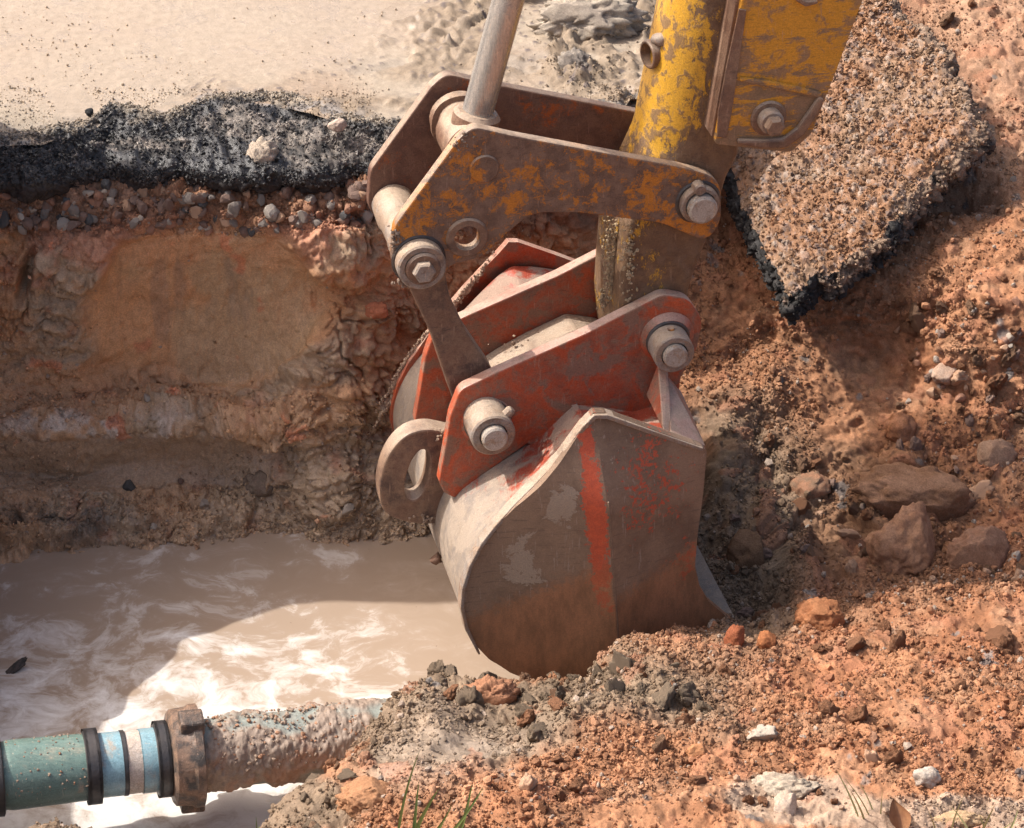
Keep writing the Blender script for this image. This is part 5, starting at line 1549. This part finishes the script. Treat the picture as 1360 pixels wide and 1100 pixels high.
# single rocks and clods that stand out
def rock(name, label, cat, px, py, rx, ry, seed, c1, c2, src='bank', facets=5, mat=None, depth=0.8, rotd=0.0, rise=0.25, amp=0.25, rough=0.9, fine=0.08):
    if not isinstance(src, str): P = np.array(src)
    elif src == 'bank': k = pick(bank_px, bank_py, px, py); P = bank_V[k].copy()
    elif src == 'road': P = at_z(np.array(float(px)), np.array(float(py)), 0.0)
    else: k = pick(wall_px, wall_py, px, py); P = wall_V[k].copy()
    sc = float(np.linalg.norm(P - CAM)) / F
    a = rx * sc; b = ry * sc
    ca, sa = math.cos(rotd), math.sin(rotd)
    right = RT * ca - UP * sa; upv = RT * sa + UP * ca
    M = np.array([right * a, -FW * depth * min(a, b), upv * b])
    V, Fc = ico(5 if rx > 30 else 4)
    V = V * (1 + amp * fbm(V + seed * 3.3, 1.6, 4, seed) + fine * fbm(V + seed, 7, 4, seed + 7) + min(fine, 0.14) * 0.6 * fbm(V, 14, 3, seed + 2))[:, None]
    rg = np.random.default_rng(seed)
    for k in range(facets):
        nn = rg.normal(size=3); nn /= np.linalg.norm(nn); lim = rg.uniform(0.6, 0.9)
        V = V - np.outer(np.clip(V @ nn - lim, 0, None), nn) * 0.85
    W = V @ M
    C0 = P + np.array([0, 0, 1.0]) * rise * b
    t = smooth(-0.5, 0.5, fbm(V, 3, 4, seed + 9))
    col = mixc(np.tile(np.array(c1), (len(V), 1)), np.array(c2), t)
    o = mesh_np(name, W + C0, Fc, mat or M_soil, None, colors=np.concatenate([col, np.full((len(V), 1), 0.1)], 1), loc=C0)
    return tag(o, label, cat)
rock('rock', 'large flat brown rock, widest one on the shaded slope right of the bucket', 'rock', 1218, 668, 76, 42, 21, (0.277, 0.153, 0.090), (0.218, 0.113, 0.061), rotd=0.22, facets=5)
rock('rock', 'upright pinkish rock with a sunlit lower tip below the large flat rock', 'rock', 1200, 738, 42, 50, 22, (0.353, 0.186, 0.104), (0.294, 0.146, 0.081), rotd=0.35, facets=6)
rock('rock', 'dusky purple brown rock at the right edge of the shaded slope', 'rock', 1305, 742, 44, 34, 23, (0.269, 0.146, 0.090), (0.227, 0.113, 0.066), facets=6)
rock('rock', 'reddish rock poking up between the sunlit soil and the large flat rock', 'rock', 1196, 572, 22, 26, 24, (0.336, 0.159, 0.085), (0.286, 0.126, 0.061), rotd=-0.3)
rock('clay_lump', 'big orange clay lump on the ridge right of the bucket tip', 'clay lump', 1090, 818, 34, 25, 25, (0.321, 0.136, 0.060), (0.286, 0.113, 0.048), facets=4)
rock('clay_lump', 'brick red clay lump standing beside the bucket tip', 'clay lump', 976, 853, 15, 19, 26, (0.264, 0.084, 0.038), (0.229, 0.073, 0.032), facets=4, rise=.5)
rock('clay_lump', 'small round orange clay lump right of the brick red lump', 'clay lump', 1018, 852, 16, 13, 27, (0.328, 0.124, 0.048), (0.286, 0.107, 0.044), facets=4, rise=.5)
rock('clay_lump', 'red clod on top of the grey mud under the bucket side', 'clay lump', 852, 860, 26, 16, 28, (0.214, 0.092, 0.054), (0.172, 0.080, 0.049), facets=3, rise=.4)
rock('rock', 'smooth orange stone lying in the grey mud of the bank', 'rock', 744, 984, 17, 11, 29, (0.403, 0.180, 0.081), (0.353, 0.151, 0.069), facets=3, rise=.6, fine=.03)
rock('clay_lump', 'pinkish orange clod in the grey mud below the bucket', 'clay lump', 652, 944, 34, 26, 30, (0.328, 0.159, 0.088), (0.286, 0.135, 0.073), facets=2, fine=.14)
rock('clay_lump', 'orange clod set in the mud at the pipe end', 'clay lump', 492, 1062, 42, 30, 31, (0.315, 0.158, 0.080), (0.286, 0.147, 0.076), facets=2, fine=.14)
rock('rock', 'small square pale pink stone in the mud, nearest the bucket underside', 'rock', 817, 916, 16, 18, 40, (0.370, 0.254, 0.192), (0.319, 0.221, 0.168), facets=7)
rock('rock', 'pale block at the bottom, lower one of the pair in the red soil', 'rock', 1044, 1072, 17, 22, 32, (0.454, 0.353, 0.272), (0.420, 0.312, 0.232), facets=6)
rock('rubble_lump', 'broad pale mortar lump above the pale block at the bottom', 'rubble lump', 1040, 1042, 52, 20, 33, (0.420, 0.344, 0.256), (0.378, 0.295, 0.216), facets=3, fine=.14)
rock('rock', 'pale grey stone near the weeds at the lower right', 'rock', 1229, 1046, 17, 15, 34, (0.420, 0.353, 0.288), (0.370, 0.295, 0.232), facets=6, rise=.5)
rock('rock', 'flat sandy stone at the foot of the weeds', 'rock', 1270, 1090, 36, 12, 35, (0.437, 0.292, 0.166), (0.386, 0.253, 0.142), facets=5)
rock('rock', 'flat orange stone chip in the sunlit red soil', 'rock', 924, 1006, 16, 11, 36, (0.403, 0.193, 0.090), (0.370, 0.166, 0.076), facets=7, rise=.5)
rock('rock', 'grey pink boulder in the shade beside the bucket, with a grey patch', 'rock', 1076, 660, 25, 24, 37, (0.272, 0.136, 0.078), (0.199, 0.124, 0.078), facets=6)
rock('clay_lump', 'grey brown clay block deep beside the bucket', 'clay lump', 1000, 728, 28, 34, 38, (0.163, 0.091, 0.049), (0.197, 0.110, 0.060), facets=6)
rock('rock', 'pale stone in the sunny gravel at the right, above the shade line', 'rock', 1255, 506, 22, 14, 39, (0.420, 0.295, 0.216), (0.386, 0.254, 0.176), facets=6, rise=.5)
rock('rock', 'squarish pale rock at the right border above the purple brown rock', 'rock', 1322, 605, 26, 20, 41, (0.319, 0.202, 0.132), (0.272, 0.162, 0.104), facets=6, rise=.4)
rock('brick_fragment', 'orange clay fragment stuck in the dark trench wall beside the link', 'clay fragment', 490, 412, 15, 12, 42, (0.403, 0.143, 0.072), (0.353, 0.121, 0.059), src='wall', facets=7)
rock('mud_clod', 'pale crumbly mud clod lying on the black asphalt edge', 'mud clod', 346, 215, 21, 21, 43, (0.386, 0.303, 0.232), (0.353, 0.279, 0.208), src=at_y(np.array(346.), np.array(208.), 4.86), facets=2, fine=.18, rise=0)
rock('rock', 'pale pink stone on the black asphalt lip left of the cylinder', 'rock', 450, 168, 14, 9, 44, (0.437, 0.328, 0.256), (0.386, 0.295, 0.232), src=at_y(np.array(448.), np.array(166.), 4.89), facets=7, rise=0)
rock('asphalt_crumb', 'small black asphalt crumb on the pale road by the broken edge', 'asphalt crumb', 119, 152, 6, 6, 45, (0.03, 0.03, 0.03), (0.02, 0.02, 0.02), src='road', facets=4, mat=M_asph, rise=.5)
rock('mud_clod', 'dark grey mud clod standing in the puddle between rod and arm', 'mud clod', 762, 95, 21, 19, 46, (0.235, 0.197, 0.160), (0.185, 0.156, 0.132), src='road', facets=2, fine=.3, rise=.5)
rock('driftwood_scrap', 'black scrap floating in the foamy water at the left border', 'scrap', 18, 893, 24, 6, 47, (0.05, 0.045, 0.04), (0.09, 0.07, 0.06), src=at_z(np.array(16.), np.array(892.), WZ), facets=3, mat=M_mud, rotd=-0.75, rise=0)
rock('rubble_lump', 'large grey mud heap at the top behind the cylinder rod', 'mud heap', 770, 10, 70, 36, 48, (0.336, 0.279, 0.216), (0.286, 0.234, 0.184), src=at_z(np.array(775.), np.array(28.), 0.02), facets=2, fine=.16, rise=0, amp=.35, depth=.9)
rock('clay_lump', 'pale brown clay block on the trench floor edge below the eye', 'clay lump', 350, 640, 22, 18, 49, (0.193, 0.139, 0.105), (0.214, 0.161, 0.116), src='wall', facets=4)
rock('rock', 'orange brown chip lying on the slope just under the slab', 'rock', 1252, 262, 12, 10, 50, (0.386, 0.166, 0.071), (0.336, 0.146, 0.061), facets=7, rise=.5)

# ------------------------------------------------------------------ grass and leaves
def leafmat(name, a, b):
    m, nt, bb = newmat(name); N = NB(nt)
    N.l(N.mix(N.rng(N.noise(N.coord(), 20, 3), .35, .65), a, b), bb.inputs['Base Color'])
    bb.inputs['Roughness'].default_value = 0.5
    bb.inputs['Subsurface Weight'].default_value = 0.0
    return m
M_grass = leafmat('grass_green', (0.10, 0.17, 0.045), (0.16, 0.22, 0.06))
M_dryg = leafmat('dry_grass', (0.40, 0.36, 0.16), (0.30, 0.30, 0.12))
def blade(name, P0, P1, bend, wd, mat, parent, seg=10):
    P0 = np.asarray(P0); P1 = np.asarray(P1)
    ax = P1 - P0
    sidev = np.cross(ax, FW); sidev /= np.linalg.norm(sidev)
    V = []
    for k in range(seg + 1):
        t = k / seg
        c = P0 + ax * t + bend * (4 * t * (1 - t))
        w_ = wd * (1 - t) ** 0.6 * (0.65 + 0.35 * min(1, t * 5))
        V += [c - sidev * w_, c + FW * w_ * 0.35, c + sidev * w_]
    fs = []
    for k in range(seg):
        a = k * 3
        fs += [(a, a + 1, a + 4, a + 3), (a + 1, a + 2, a + 5, a + 4)]
    o = poly_mesh(name, V, fs, mat, parent, smoothf=True)
    return o
def tuft(label, blades, basey, mat, name='grass_tuft', group=None, wd=0.0035):
    """blades: (x0,y0,x1,y1,bend px)"""
    b0 = blades[0]
    base = at_y(np.array(float(b0[0])), np.array(float(b0[1])), basey)
    T = empty(name, base, label, 'grass', group)
    bpy.context.view_layer.update()
    for k, (x0, y0, x1, y1, be) in enumerate(blades):
        p0 = at_y(np.array(float(x0)), np.array(float(y0)), basey); p1 = at_y(np.array(float(x1)), np.array(float(y1)), basey + 0.02 * math.sin(k * 2.1))
        blade('blade', p0, p1, RT * be * 0.0011, wd * (0.7 + 0.5 * ((k * 7) % 5) / 5), mat, T)
tuft('tall green grass blades at the bottom edge below the pipe end', [(528, 1112, 558, 995, -4), (548, 1118, 556, 1038, 0), (548, 1115, 584, 1046, -3), (592, 1115, 643, 1043, 3), (606, 1118, 627, 1040, 2), (566, 1118, 600, 1068, 4), (572, 1120, 590, 1090, 0)], 3.30, M_grass)
tuft('pale thin weed by the pale stones at lower right', [(1160, 1100, 1118, 1030, 6), (1165, 1100, 1140, 1038, 4), (1150, 1098, 1128, 1048, 3), (1168, 1105, 1172, 1048, 0), (1140, 1085, 1110, 1022, 2)], 3.36, M_dryg, wd=0.0018)
tuft('green and straw grass blades at the lower right corner', [(1262, 1110, 1284, 1050, -3), (1290, 1112, 1262, 1070, 3), (1300, 1112, 1322, 1068, 0), (1312, 1114, 1300, 1078, 0), (1336, 1112, 1352, 1074, 2), (1244, 1112, 1232, 1076, 2), (1320, 1110, 1345, 1092, 0)], 3.34, M_dryg, wd=0.0022)
tuft('single short green blade at the bottom near the left water', [(342, 1118, 340, 1084, 0), (346, 1118, 344, 1096, 0)], 3.30, M_grass, wd=0.002)
# dry curled leaf
def dry_leaf():
    base = at_y(np.array(1196.), np.array(1104.), 3.34)
    V = []; n, m = 14, 7
    for i in range(n):
        t = i / (n - 1); wdt = 0.016 * math.sin(math.pi * min(1, t * 0.93 + 0.07)) ** 0.8
        for j in range(m):
            s = (j / (m - 1)) * 2 - 1
            V.append(base + UP * (0.048 * t) - RT * (0.010 * t * t) + RT * s * wdt + -FW * (abs(s) ** 1.5 * wdt * 0.9) + UP * 0.002 * math.sin(s * 5 + t * 7))
    o = mesh_np('dry_leaf', np.array(V), grid_faces(n, m), simple_mat('brown_leaf', (0.20, 0.09, 0.045), (0.30, 0.15, 0.07), 60, 0.5, 0.3), None, loc=base)
    tag(o, 'curled dry brown leaf among the stones at the lower right', 'leaf')
dry_leaf()
